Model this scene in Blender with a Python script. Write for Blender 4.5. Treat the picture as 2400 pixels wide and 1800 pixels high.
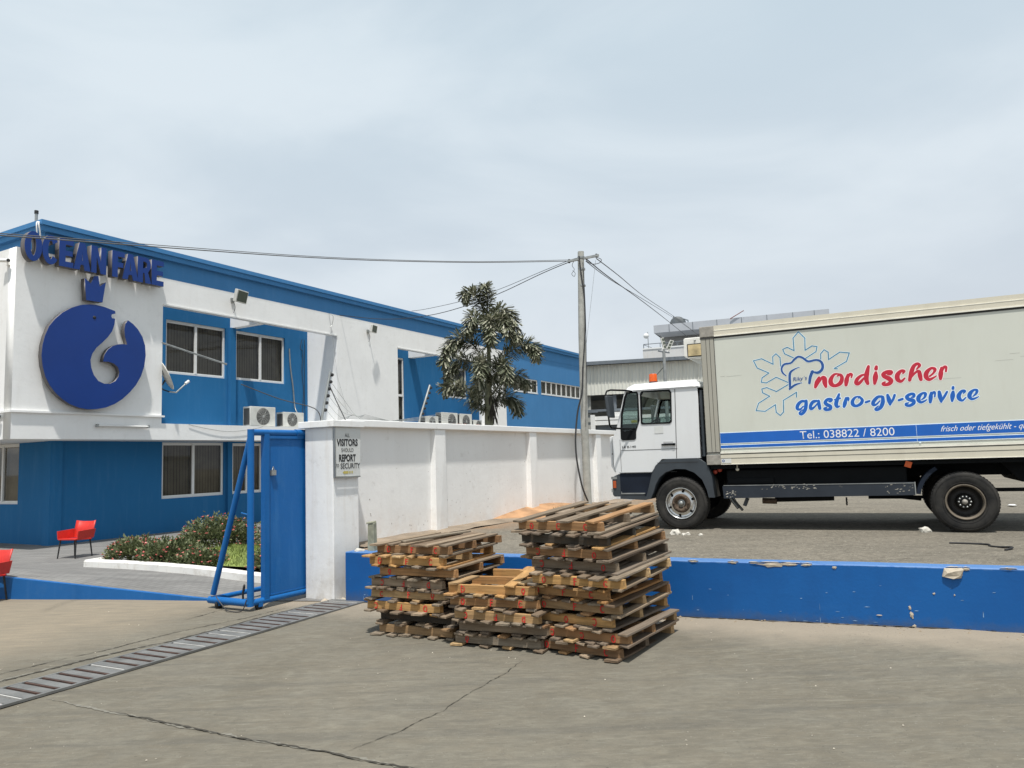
import bpy, bmesh, math, random
from mathutils import Vector, Matrix
random.seed(7)
R = math.radians
for o in list(bpy.data.objects): bpy.data.objects.remove(o)
S = bpy.context.scene
COL = S.collection

# ------------------------------------------------------------------ camera
cam_d = bpy.data.cameras.new('camera'); cam = bpy.data.objects.new('camera', cam_d); COL.objects.link(cam)
PITCH, ROLL, FPX = R(5.68), R(-1.881), 1763.0
cam_d.sensor_fit = 'HORIZONTAL'; cam_d.sensor_width = 36.0; cam_d.lens = 36.0*FPX/2400.0
cam_d.clip_start = 0.05; cam_d.clip_end = 6000
cp, sp, cr, sr = math.cos(PITCH), math.sin(PITCH), math.cos(ROLL), math.sin(ROLL)
fw = Vector((0, cp, sp)); up0 = Vector((0, -sp, cp)); rt0 = Vector((1, 0, 0))
rt = cr*rt0 + sr*up0; up = -sr*rt0 + cr*up0
m = Matrix((rt, up, -fw)).transposed().to_4x4(); m.translation = Vector((0, 0, 1.6))
cam.matrix_world = m
S.camera = cam
S.render.resolution_x, S.render.resolution_y = 1024, 768

# ------------------------------------------------------------------ sun and sky
SUN_DIR = Vector((-0.0174, 0.3547, -1.0)).normalized()      # the way the light travels
sun_d = bpy.data.lights.new('sun', 'SUN'); sun_d.energy = 4.0; sun_d.angle = R(1.7); sun_d.color = (1.0, 0.965, 0.91)
sun = bpy.data.objects.new('sun', sun_d); COL.objects.link(sun)
sun.rotation_euler = SUN_DIR.to_track_quat('-Z', 'Y').to_euler(); sun.location = (0, -10, 30)
W = bpy.data.worlds.new('World'); S.world = W; W.use_nodes = True
wn, wl = W.node_tree.nodes, W.node_tree.links
wn.clear()
def wnode(t, **k):
    n = wn.new(t)
    for a, b in k.items(): setattr(n, a, b)
    return n
out = wnode('ShaderNodeOutputWorld'); bg = wnode('ShaderNodeBackground'); bg.inputs['Strength'].default_value = 0.1
sky = wnode('ShaderNodeTexSky', sky_type='NISHITA'); sky.sun_disc = False
sky.sun_elevation = math.asin(-SUN_DIR.z); sky.sun_rotation = math.atan2(-SUN_DIR.x, -SUN_DIR.y)
sky.air_density = 1.0; sky.dust_density = 2.2; sky.ozone_density = 1.2; sky.altitude = 10
geo = wnode('ShaderNodeTexCoord'); mp = wnode('ShaderNodeMapping'); mp.inputs['Scale'].default_value = (1.0, 1.0, 2.6)
mp.inputs['Rotation'].default_value = (R(8), R(22), R(20)); mp.inputs['Location'].default_value = (0.55, 0.2, 0.9)
wl.new(geo.outputs['Generated'], mp.inputs['Vector'])
nz = wnode('ShaderNodeTexNoise'); nz.inputs['Scale'].default_value = 1.7; nz.inputs['Detail'].default_value = 7; nz.inputs['Roughness'].default_value = 0.5; nz.inputs['Distortion'].default_value = 0.5
wl.new(mp.outputs[0], nz.inputs['Vector'])
rp = wnode('ShaderNodeValToRGB'); rp.color_ramp.interpolation = 'EASE'
rp.color_ramp.elements[0].position = 0.36; rp.color_ramp.elements[0].color = (0, 0, 0, 1)
rp.color_ramp.elements[1].position = 0.66; rp.color_ramp.elements[1].color = (1, 1, 1, 1)
wl.new(nz.outputs['Fac'], rp.inputs['Fac'])
# thin haze grows towards the horizon, thin veil of cloud above
sep = wnode('ShaderNodeSeparateXYZ'); wl.new(geo.outputs['Generated'], sep.inputs[0])
hz = wnode('ShaderNodeMapRange'); hz.inputs['From Min'].default_value = 0.0; hz.inputs['From Max'].default_value = 0.62
hz.inputs['To Min'].default_value = 0.94; hz.inputs['To Max'].default_value = 0.70
wl.new(sep.outputs['Z'], hz.inputs['Value'])
hcol = wnode('ShaderNodeMix', data_type='RGBA'); hcol.inputs['A'].default_value = (5.25, 5.5, 5.95, 1); hcol.inputs['B'].default_value = (5.75, 6.7, 7.2, 1)
hf = wnode('ShaderNodeMapRange'); hf.inputs['From Min'].default_value = 0.02; hf.inputs['From Max'].default_value = 0.5; wl.new(sep.outputs['Z'], hf.inputs['Value']); wl.new(hf.outputs[0], hcol.inputs['Factor'])
mixh = wnode('ShaderNodeMix', data_type='RGBA'); wl.new(hz.outputs[0], mixh.inputs['Factor'])
wl.new(sky.outputs[0], mixh.inputs['A']); wl.new(hcol.outputs['Result'], mixh.inputs['B'])
mixc = wnode('ShaderNodeMix', data_type='RGBA'); cf = wnode('ShaderNodeMath', operation='MULTIPLY'); cf.inputs[1].default_value = 0.36
wl.new(rp.outputs['Color'], cf.inputs[0]); wl.new(cf.outputs[0], mixc.inputs['Factor'])
wl.new(mixh.outputs['Result'], mixc.inputs['A']); mixc.inputs['B'].default_value = (7.9, 8.35, 8.6, 1)
wl.new(mixc.outputs['Result'], bg.inputs['Color']); wl.new(bg.outputs[0], out.inputs['Surface'])
S.view_settings.view_transform = 'Standard'; S.view_settings.look = 'None'
S.view_settings.gamma = 1; S.view_settings.exposure = 0.32; S.view_settings.use_curve_mapping = False

# ------------------------------------------------------------------ helpers
MATS = {}
def srgb(r, g, b):
    f = lambda c: (c/255/12.92 if c/255 <= 0.04045 else ((c/255+0.055)/1.055)**2.4)
    return (f(r), f(g), f(b))
class NT:
    def __init__(s, name):
        s.m = bpy.data.materials.new(name); s.m.use_nodes = True; s.t = s.m.node_tree
        s.b = s.t.nodes['Principled BSDF']; s.o = s.t.nodes['Material Output']
    def n(s, t, ins=None, **k):
        n = s.t.nodes.new(t)
        for a, b in k.items(): setattr(n, a, b)
        for a, b in (ins or {}).items():
            if isinstance(b, bpy.types.NodeSocket): s.t.links.new(b, n.inputs[a])
            else: n.inputs[a].default_value = b
        return n
    def l(s, a, b): s.t.links.new(a, b)
    def noise(s, scale, detail=4, rough=0.55, vec=None, dist=0.0):
        i = {'Scale': scale, 'Detail': detail, 'Roughness': rough, 'Distortion': dist}
        if vec is not None: i['Vector'] = vec
        return s.n('ShaderNodeTexNoise', i).outputs['Fac']
    def ramp(s, fac, p0, p1, c0=(0, 0, 0, 1), c1=(1, 1, 1, 1)):
        r = s.n('ShaderNodeValToRGB', {'Fac': fac})
        e = r.color_ramp.elements; e[0].position = p0; e[0].color = c0; e[1].position = p1; e[1].color = c1
        return r.outputs['Color']
    def mix(s, fac, a, b):
        n = s.n('ShaderNodeMix', data_type='RGBA')
        for k, v in (('Factor', fac), ('A', a), ('B', b)):
            if isinstance(v, bpy.types.NodeSocket): s.l(v, n.inputs[k])
            elif k == 'Factor': n.inputs[k].default_value = v
            else: n.inputs[k].default_value = tuple(v)[:3]+(1,)
        return n.outputs['Result']
    def math(s, op, a, b=0.0, clamp=False):
        n = s.n('ShaderNodeMath', operation=op); n.use_clamp = clamp
        for i, v in ((0, a), (1, b)):
            if isinstance(v, bpy.types.NodeSocket): s.l(v, n.inputs[i])
            else: n.inputs[i].default_value = v
        return n.outputs[0]
    def coord(s, kind='Object', scale=(1, 1, 1), rot=(0, 0, 0), loc=(0, 0, 0)):
        c = s.n('ShaderNodeTexCoord').outputs[kind]
        return s.n('ShaderNodeMapping', {'Vector': c, 'Scale': scale, 'Rotation': rot, 'Location': loc}).outputs[0]
    def world(s, scale=(1, 1, 1), rot=(0, 0, 0), loc=(0, 0, 0)):
        c = s.n('ShaderNodeNewGeometry').outputs['Position']
        return s.n('ShaderNodeMapping', {'Vector': c, 'Scale': scale, 'Rotation': rot, 'Location': loc}).outputs[0]
    def bump(s, h, strength=0.3, dist=0.01):
        b = s.n('ShaderNodeBump', {'Height': h, 'Strength': strength, 'Distance': dist}); s.l(b.outputs[0], s.b.inputs['Normal'])
    def fin(s, col=None, rough=0.6, metal=0.0, spec=None):
        if col is not None:
            if isinstance(col, bpy.types.NodeSocket): s.l(col, s.b.inputs['Base Color'])
            else: s.b.inputs['Base Color'].default_value = tuple(col)[:3]+(1,)
        if isinstance(rough, bpy.types.NodeSocket): s.l(rough, s.b.inputs['Roughness'])
        else: s.b.inputs['Roughness'].default_value = rough
        s.b.inputs['Metallic'].default_value = metal
        if spec is not None: s.b.inputs['Specular IOR Level'].default_value = spec
        return s.m
def sc(c, k): return tuple(min(1, x*k) for x in c[:3])
def simple(name, col, rough=0.6, metal=0.0, var=0.12, scale=6.0, bump=0.0, bscale=60, spec=None):
    """plain surface with mottled tone"""
    if name in MATS: return MATS[name]
    t = NT(name); v = t.world()
    f = t.noise(scale, 5, 0.6, v)
    c = t.mix(t.ramp(f, 0.3, 0.7), sc(col, 1-var), sc(col, 1+var))
    if bump: t.bump(t.noise(bscale, 3, 0.6, v), bump, 0.004)
    MATS[name] = t.fin(c, rough, metal, spec); return MATS[name]
def plaster(name, col, dirt=(0.30, 0.25, 0.19), amt=0.35, streak=0.25, chips=None, rough=0.85, zdirt=None, lo=0.56, hi=0.80):
    """painted render: mottling, vertical run marks, scattered scuffs and grime near the foot"""
    if name in MATS: return MATS[name]
    t = NT(name); v = t.world()
    big = t.noise(0.9, 4, 0.5, v); fine = t.noise(14, 5, 0.65, v)
    c = t.mix(t.ramp(big, 0.3, 0.7), sc(col, 0.95), sc(col, 1.03))
    sv = t.world(scale=(3.2, 3.2, 0.35)); st = t.ramp(t.noise(2.6, 5, 0.6, sv), 0.52, 0.78)
    c = t.mix(t.math('MULTIPLY', st, streak), c, sc(dirt, 1.5))
    sp = t.ramp(t.noise(5.5, 6, 0.7, v), lo, hi); c = t.mix(t.math('MULTIPLY', sp, amt), c, dirt)
    if zdirt:
        z = t.n('ShaderNodeSeparateXYZ', {0: t.world()}).outputs['Z']
        zz = t.n('ShaderNodeMapRange', {'Value': z, 'From Min': zdirt[0], 'From Max': zdirt[1], 'To Min': 1.0, 'To Max': 0.0}).outputs[0]
        zz = t.math('MULTIPLY', zz, t.ramp(t.noise(4.0, 6, 0.7, v), 0.36, 0.66), clamp=True)
        c = t.mix(t.math('MULTIPLY', zz, zdirt[2]), c, zdirt[3])
    if chips:
        ch = t.ramp(t.noise(chips[0], 5, 0.6, v), chips[1], chips[1]+0.015); c = t.mix(ch, c, chips[2])
    t.bump(t.math('ADD', t.math('MULTIPLY', t.noise(2.2, 3, 0.5, v), 1.6), t.math('MULTIPLY', fine, 0.5)), 0.35, 0.012)
    MATS[name] = t.fin(c, rough, 0, 0.25); return MATS[name]

class MB:
    def __init__(s, off=(0, 0, 0)): s.v = []; s.f = []; s.o = Vector(off); s.sm = []
    def add(s, vs, fs, smooth=False):
        k = len(s.v); s.v += [tuple(Vector(p)+s.o) for p in vs]
        s.f += [tuple(i+k for i in f) for f in fs]; s.sm += [smooth]*len(fs); return s
    def box(s, x0, x1, y0, y1, z0, z1):
        return s.add([(x0,y0,z0),(x1,y0,z0),(x1,y1,z0),(x0,y1,z0),(x0,y0,z1),(x1,y0,z1),(x1,y1,z1),(x0,y1,z1)],
                     [(0,3,2,1),(4,5,6,7),(0,1,5,4),(1,2,6,5),(2,3,7,6),(3,0,4,7)])
    def obox(s, c, dx, dy, dz):   # oriented box from centre and three half vectors
        c, dx, dy, dz = map(Vector, (c, dx, dy, dz))
        vs = [c+a*dx+b*dy+e*dz for e in (-1, 1) for a, b in ((-1,-1),(1,-1),(1,1),(-1,1))]
        return s.add(vs, [(0,3,2,1),(4,5,6,7),(0,1,5,4),(1,2,6,5),(2,3,7,6),(3,0,4,7)])
    def quad(s, *p): return s.add(p, [tuple(range(len(p)))])
    def prism(s, poly, y0, y1):   # polygon in x,z pushed along y
        n = len(poly); vs = [(x, y0, z) for x, z in poly]+[(x, y1, z) for x, z in poly]
        return s.add(vs, [tuple(range(n)), tuple(reversed(range(n, 2*n)))]+[(i, i+n, (i+1) % n+n, (i+1) % n) for i in range(n)])
    def tube(s, pts, r, n=8, cap=True):
        pts = [Vector(p) for p in pts]; rr = r if isinstance(r, (list, tuple)) else [r]*len(pts)
        vs = []; prev = None
        for i, p in enumerate(pts):
            d = (pts[min(i+1, len(pts)-1)]-pts[max(i-1, 0)]).normalized()
            a = prev if prev is not None else (Vector((0, 0, 1)) if abs(d.z) < 0.9 else Vector((1, 0, 0)))
            a = (a-d*a.dot(d)).normalized(); b = d.cross(a); prev = a
            vs += [p+rr[i]*(math.cos(2*math.pi*k/n)*a+math.sin(2*math.pi*k/n)*b) for k in range(n)]
        fs = [(i*n+k, i*n+(k+1) % n, (i+1)*n+(k+1) % n, (i+1)*n+k) for i in range(len(pts)-1) for k in range(n)]
        s.add(vs, fs, n > 5)
        if cap and n > 2:
            m_ = len(pts); s.add(vs[:n], [tuple(reversed(range(n)))]); s.add(vs[(m_-1)*n:], [tuple(range(n))])
        return s
    def revolve(s, prof, n=40, axis='y', c=(0, 0, 0)):   # prof: (radius, along)
        vs = []; c = Vector(c)
        for k in range(n):
            a = 2*math.pi*k/n; ca, sa = math.cos(a), math.sin(a)
            for r, h in prof:
                vs.append(c+(Vector((r*ca, h, r*sa)) if axis == 'y' else Vector((r*ca, r*sa, h)) if axis == 'z' else Vector((h, r*ca, r*sa))))
        m_ = len(prof)
        return s.add(vs, [(k*m_+j, k*m_+j+1, ((k+1) % n)*m_+j+1, ((k+1) % n)*m_+j) for k in range(n) for j in range(m_-1)], True)
    def mesh(s, name):
        me = bpy.data.meshes.new(name); me.from_pydata(s.v, [], s.f)
        for p, q in zip(me.polygons, s.sm): p.use_smooth = q
        me.update(); return me
    def build(s, name, mat, parent=None, bevel=0.0, fixn=False, loc=None, rot=None, **props):
        me = s.mesh(name)
        if fixn:
            bm = bmesh.new(); bm.from_mesh(me); bmesh.ops.recalc_face_normals(bm, faces=bm.faces); bm.to_mesh(me); bm.free()
        for q in (mat if isinstance(mat, (list, tuple)) else [mat]): me.materials.append(q)
        o = bpy.data.objects.new(name, me); COL.objects.link(o)
        if parent: o.parent = parent
        if loc is not None: o.location = loc
        if rot is not None: o.rotation_euler = rot
        if bevel:
            b = o.modifiers.new('bevel', 'BEVEL'); b.width = bevel; b.segments = 2; b.limit_method = 'ANGLE'; b.angle_limit = R(40)
            b.harden_normals = False
        for k, v in props.items(): o[k] = v
        return o
def tag(o, label=None, cat=None, group=None, kind=None):
    for k, v in (('label', label), ('category', cat), ('group', group), ('kind', kind)):
        if v: o[k] = v
    return o
def empty(name, loc, rz=0.0, label=None, cat=None, group=None):
    o = bpy.data.objects.new(name, None); COL.objects.link(o); o.location = loc; o.rotation_euler = (0, 0, rz)
    o.empty_display_size = 0.2
    return tag(o, label, cat, group)
class Frame:
    def __init__(s, x, y, deg): s.o = Vector((x, y, 0)); s.a = R(deg); s.u = Vector((math.cos(s.a), math.sin(s.a), 0)); s.v = Vector((-math.sin(s.a), math.cos(s.a), 0))
    def p(s, u, v, z=0): return s.o+s.u*u+s.v*v+Vector((0, 0, z))
    def empty(s, name, u, v, z, label, cat, group=None, rz=0): return empty(name, s.p(u, v, z), s.a+rz, label, cat, group)
FB = Frame(-9.838, 14.706, 60.44)     # office building: x along the long front, y into it
FW = Frame(-2.18, 9.07, 60.44)        # boundary wall and gate
FT = Frame(2.243, 10.327, -25.583)    # lorry: x towards its tail, y away from the camera
FL = Frame(-2.02, 8.98, -24.31)       # low blue wall
def shape(name, loops, depth, mat, parent=None, y=0.0, res=1, **props):
    """closed loops in x,z (outer + holes) filled and pushed back along +y from y"""
    cu = bpy.data.curves.new(name, 'CURVE'); cu.dimensions = '2D'; cu.fill_mode = 'BOTH'; cu.extrude = depth/2
    for lp in loops:
        sp_ = cu.splines.new('POLY'); sp_.points.add(len(lp)-1); sp_.use_cyclic_u = True
        for q, (a, b) in zip(sp_.points, lp): q.co = (a, b, 0, 1)
    tmp = bpy.data.objects.new('tmp', cu); me = bpy.data.meshes.new_from_object(tmp)
    bpy.data.objects.remove(tmp); bpy.data.curves.remove(cu)
    # curve plane xy -> xz, thickness to y
    for v in me.vertices: a, b, c = v.co; v.co = (a, y+depth/2-c, b)
    me.name = name; me.materials.clear(); me.materials.append(mat)
    bm = bmesh.new(); bm.from_mesh(me); bmesh.ops.remove_doubles(bm, verts=bm.verts, dist=1e-5); bmesh.ops.recalc_face_normals(bm, faces=bm.faces); bm.to_mesh(me); bm.free()
    o = bpy.data.objects.new(name, me); COL.objects.link(o)
    if parent: o.parent = parent
    for k, v in props.items(): o[k] = v
    return o
def text(name, s_, x, z, height, mat, parent, y, width=None, shear=0.0, offset=0.0, align='LEFT', rot=0.0):
    cu = bpy.data.curves.new(name, 'FONT'); cu.body = s_; cu.size = 1.0; cu.shear = shear; cu.offset = offset; cu.resolution_u = 4
    tmp = bpy.data.objects.new('tmp', cu); me = bpy.data.meshes.new_from_object(tmp)
    bpy.data.objects.remove(tmp); bpy.data.curves.remove(cu)
    xs = [v.co.x for v in me.vertices]; ys = [v.co.y for v in me.vertices]
    x0, x1, y0, y1 = min(xs), max(xs), min(ys), max(ys)
    k = height/(y1-y0); kx = width/(x1-x0) if width else k
    for v in me.vertices:
        a, b = (v.co.x-x0)*kx, (v.co.y-y0)*k
        if align == 'CENTER': a -= (x1-x0)*kx/2
        ca, sa = math.cos(rot), math.sin(rot); v.co = (x+a*ca-b*sa, y, z+a*sa+b*ca)
    me.name = name; me.materials.clear(); me.materials.append(mat)
    bm = bmesh.new(); bm.from_mesh(me); bmesh.ops.recalc_face_normals(bm, faces=bm.faces)
    for f in bm.faces:
        if f.normal.y > 0: f.normal_flip()
    bm.to_mesh(me); bm.free()
    o = bpy.data.objects.new(name, me); COL.objects.link(o); o.parent = parent; return o
def spline(pts, n=5):
    """Catmull-Rom through the points (any dimension)"""
    if len(pts) < 3: return [tuple(p) for p in pts]
    P = [pts[0]]+list(pts)+[pts[-1]]; out_ = []
    for i in range(1, len(P)-2):
        for k in range(n):
            t = k/n; q = []
            for a, b, c, d in zip(P[i-1], P[i], P[i+1], P[i+2]):
                q.append(0.5*(2*b+(c-a)*t+(2*a-5*b+4*c-d)*t*t+(3*b-a-3*c+d)*t**3))
            out_.append(tuple(q))
    out_.append(tuple(pts[-1])); return out_
def strokes(name, lst, mat, parent, y, extra=0.0, width=None, smooth=True, dy=0.0004):
    """brush strokes in x,z with a half width each, laid as thin sheets on the plane y"""
    mb = MB()
    for q, st in enumerate(lst):
        P = spline(st) if smooth else st; y_ = y-dy*((q % 3)+1)/3
        L_, R_ = [], []
        for i, p in enumerate(P):
            yy = y_-i*0.000006; a, b = P[max(i-1, 0)], P[min(i+1, len(P)-1)]; dx, dz = b[0]-a[0], b[1]-a[1]; d = math.hypot(dx, dz) or 1
            w = (width if width else max(0.001, p[2]))+extra; nx, nz = -dz/d*w, dx/d*w
            L_.append((p[0]+nx, yy, p[1]+nz)); R_.append((p[0]-nx, yy, p[1]-nz))
        n = len(P); mb.add(L_+R_, [(i, i+1, n+i+1, n+i) for i in range(n-1)])
        for e in (0, n-1):
            w = (width if width else P[e][2])+extra; K = 10
            c = Vector((P[e][0], y_+(0.00005 if e == 0 else -0.00006-(n-1)*0.000006), P[e][1]))
            mb.add([c+Vector((w*math.cos(2*math.pi*k/K), 0, w*math.sin(2*math.pi*k/K))) for k in range(K)], [tuple(range(K))])
    o = mb.build(name, mat, parent)
    bm = bmesh.new(); bm.from_mesh(o.data)
    for f in bm.faces:
        if f.normal.y > 0: f.normal_flip()
    bm.to_mesh(o.data); bm.free(); return o

# ------------------------------------------------------------------ shared materials
WHITE = srgb(238, 238, 236)
m_white = plaster('white_render', sc(WHITE, 0.96), dirt=(0.42, 0.40, 0.36), amt=0.22, streak=0.16)
m_wallw = plaster('white_boundary_render', sc(WHITE, 0.97), dirt=(0.40, 0.37, 0.33), amt=0.5, streak=0.10, zdirt=(0.5, 1.0, 0.45, (0.60, 0.47, 0.36)), lo=0.6, hi=0.8)
m_pillar = plaster('white_pillar_render', sc(WHITE, 0.97), dirt=(0.34, 0.29, 0.23), amt=0.45, streak=0.3, zdirt=(-0.1, 0.7, 0.55, (0.42, 0.36, 0.28)), lo=0.58, hi=0.8)
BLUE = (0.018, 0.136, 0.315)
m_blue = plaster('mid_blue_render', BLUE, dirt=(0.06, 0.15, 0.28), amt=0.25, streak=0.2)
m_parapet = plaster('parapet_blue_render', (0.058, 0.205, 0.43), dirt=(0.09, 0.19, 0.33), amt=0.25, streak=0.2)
m_pvc = simple('white_window_frame', (0.72, 0.72, 0.70), 0.4, var=0.04)
m_black = simple('black_rubber', (0.012, 0.012, 0.013), 0.6)
m_steel = simple('galvanised_steel', (0.34, 0.35, 0.34), 0.45, 0.7, var=0.2, scale=9)
m_cable = simple('cable_sheath', (0.025, 0.025, 0.027), 0.6); m_cable2 = simple('faded_grey_cable', (0.11, 0.11, 0.11), 0.7)
def m_glass_():
    t = NT('tinted_window_glass'); t.b.inputs['Base Color'].default_value = (0.02, 0.02, 0.018, 1); t.b.inputs['Roughness'].default_value = 0.04
    tr = t.n('ShaderNodeBsdfTransparent', {'Color': (0.80, 0.77, 0.70, 1)}); gl = t.n('ShaderNodeBsdfGlossy', {'Color': (0.85, 0.88, 0.9, 1), 'Roughness': 0.03})
    fr = t.n('ShaderNodeFresnel', {'IOR': 1.5}); mx = t.n('ShaderNodeMixShader', {0: fr.outputs[0], 1: tr.outputs[0], 2: gl.outputs[0]})
    t.l(mx.outputs[0], t.o.inputs['Surface']); return t.m
m_glass = m_glass_()
m_blind = simple('brown_grey_blind_fabric', (0.20, 0.185, 0.155), 0.9, var=0.2, scale=3)
m_room = simple('dark_room', (0.02, 0.02, 0.02), 0.9)

# ---- measured outlines (metres)
NORD=[[(1.847,2.501,0.0125),(1.819,2.439,0.0255),(1.795,2.38,0.0145)],[(1.803,2.388,0.009),(1.846,2.446,0.0105),(1.884,2.498,0.0145),(1.909,2.484,0.025),(1.91,2.432,0.0265),(1.919,2.38,0.016)],[(2.087,2.526,0.0055),(2.028,2.526,0.0125),(1.982,2.464,0.023),(1.985,2.408,0.025),(2.026,2.382,0.018),(2.088,2.41,0.023),(2.113,2.473,0.0195),(2.095,2.516,0.0145),(2.058,2.5,0.005)],[(2.183,2.509,0.0125),(2.164,2.441,0.0245),(2.153,2.382,0.016)],[(2.171,2.45,0.0085),(2.204,2.512,0.0145),(2.228,2.508,0.0115),(2.22,2.472,0.007)],[(2.37,2.499,0.0085),(2.328,2.484,0.014),(2.285,2.446,0.019),(2.27,2.401,0.021),(2.292,2.386,0.017),(2.331,2.42,0.0145),(2.363,2.458,0.007)],[(2.423,2.596,0.014),(2.4,2.515,0.024),(2.387,2.443,0.0245),(2.399,2.383,0.0175)],[(2.499,2.512,0.015),(2.49,2.453,0.0275),(2.476,2.377,0.014)],[(2.51,2.584,0.015),(2.504,2.557,0.019)],[(2.626,2.481,0.007),(2.655,2.481,0.015),(2.669,2.507,0.018),(2.624,2.511,0.019),(2.582,2.487,0.021),(2.588,2.459,0.022),(2.635,2.429,0.0255),(2.66,2.395,0.022),(2.63,2.361,0.02),(2.581,2.354,0.015),(2.566,2.37,0.013),(2.591,2.387,0.0085)],[(2.794,2.479,0.007),(2.808,2.505,0.015),(2.773,2.508,0.0165),(2.733,2.462,0.024),(2.733,2.408,0.0235),(2.767,2.383,0.015),(2.81,2.42,0.0065)],[(2.943,2.517,0.0055),(2.978,2.559,0.015),(2.956,2.583,0.015),(2.915,2.555,0.0185),(2.886,2.486,0.022),(2.859,2.389,0.015)],[(2.873,2.415,0.008),(2.924,2.474,0.0105),(2.965,2.493,0.015),(2.973,2.443,0.0215),(2.98,2.389,0.017)],[(3.076,2.422,0.0085),(3.118,2.458,0.0095),(3.136,2.501,0.0165),(3.099,2.517,0.013),(3.049,2.473,0.0215),(3.037,2.42,0.023),(3.065,2.383,0.017),(3.113,2.401,0.0095),(3.145,2.421,0.0045)],[(3.206,2.513,0.0115),(3.193,2.444,0.023),(3.185,2.383,0.0145)],[(3.198,2.452,0.008),(3.229,2.516,0.013),(3.254,2.518,0.0115),(3.248,2.466,0.0085)]]
GAST=[[(1.662,2.208,0.0135),(1.62,2.211,0.015),(1.575,2.172,0.019),(1.562,2.124,0.0175),(1.594,2.108,0.0115),(1.635,2.147,0.0055)],[(1.675,2.214,0.015),(1.669,2.159,0.02),(1.651,2.091,0.0185),(1.609,2.048,0.016),(1.587,2.06,0.0125),(1.598,2.08,0.007),(1.633,2.106,0.0035)],[(1.8,2.206,0.012),(1.755,2.195,0.0185),(1.723,2.149,0.017),(1.726,2.107,0.016),(1.77,2.132,0.009),(1.811,2.178,0.0065)],[(1.822,2.205,0.0135),(1.823,2.163,0.0185),(1.829,2.108,0.017)],[(1.94,2.188,0.0055),(1.962,2.191,0.0125),(1.972,2.214,0.0145),(1.929,2.216,0.016),(1.897,2.181,0.0175),(1.916,2.152,0.0195),(1.953,2.127,0.0195),(1.951,2.095,0.016),(1.903,2.086,0.0145),(1.883,2.103,0.0125),(1.91,2.116,0.007)],[(2.065,2.273,0.011),(2.04,2.209,0.019),(2.023,2.155,0.0215),(2.033,2.117,0.016),(2.064,2.125,0.0055)],[(2.01,2.207,0.0075),(2.074,2.221,0.009)],[(2.142,2.221,0.0105),(2.125,2.158,0.021),(2.111,2.113,0.014)],[(2.13,2.167,0.0065),(2.159,2.22,0.012),(2.17,2.206,0.009),(2.164,2.183,0.0055)],[(2.301,2.229,0.005),(2.251,2.223,0.01),(2.214,2.18,0.0175),(2.215,2.134,0.0195),(2.251,2.114,0.0145),(2.303,2.138,0.017),(2.323,2.182,0.0155),(2.3,2.216,0.0105),(2.279,2.208,0.0045)],[(2.362,2.153,0.012),(2.402,2.166,0.0105)],[(2.546,2.213,0.0115),(2.497,2.208,0.0155),(2.448,2.156,0.019),(2.442,2.12,0.017),(2.474,2.118,0.01),(2.518,2.161,0.005)],[(2.553,2.204,0.0155),(2.549,2.141,0.0205),(2.52,2.079,0.0185),(2.477,2.05,0.012),(2.462,2.065,0.0105),(2.497,2.099,0.0045)],[(2.608,2.227,0.013),(2.619,2.164,0.0225),(2.627,2.109,0.0115)],[(2.632,2.118,0.0085),(2.664,2.17,0.012),(2.685,2.222,0.0115)],[(2.725,2.155,0.0115),(2.765,2.168,0.0125)],[(2.86,2.183,0.004),(2.887,2.188,0.013),(2.889,2.218,0.015),(2.852,2.22,0.0145),(2.814,2.192,0.0175),(2.831,2.161,0.0195),(2.878,2.14,0.0215),(2.881,2.109,0.017),(2.841,2.084,0.015),(2.804,2.089,0.0135),(2.8,2.108,0.0115),(2.828,2.118,0.0055)],[(2.969,2.146,0.0045),(3.003,2.174,0.0105),(3.014,2.216,0.015),(2.986,2.224,0.011),(2.946,2.19,0.0195),(2.935,2.148,0.0205),(2.956,2.116,0.0135),(2.994,2.126,0.009),(3.025,2.145,0.003)],[(3.076,2.224,0.011),(3.066,2.17,0.0205),(3.057,2.11,0.013)],[(3.069,2.176,0.006),(3.097,2.225,0.011),(3.115,2.221,0.009),(3.109,2.173,0.0065)],[(3.16,2.227,0.015),(3.164,2.17,0.021),(3.172,2.109,0.011)],[(3.175,2.115,0.0075),(3.208,2.167,0.012),(3.241,2.224,0.0095)],[(3.303,2.22,0.013),(3.294,2.173,0.023),(3.284,2.111,0.011)],[(3.307,2.274,0.012),(3.304,2.256,0.013)],[(3.406,2.192,0.004),(3.42,2.218,0.0145),(3.392,2.22,0.0135),(3.358,2.175,0.02),(3.36,2.133,0.0195),(3.389,2.11,0.0105),(3.427,2.144,0.0045)],[(3.499,2.151,0.0045),(3.532,2.181,0.01),(3.545,2.218,0.013),(3.515,2.226,0.0105),(3.477,2.194,0.0185),(3.464,2.153,0.0195),(3.486,2.122,0.0135),(3.528,2.131,0.0075),(3.557,2.147,0.0025)]]
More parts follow.
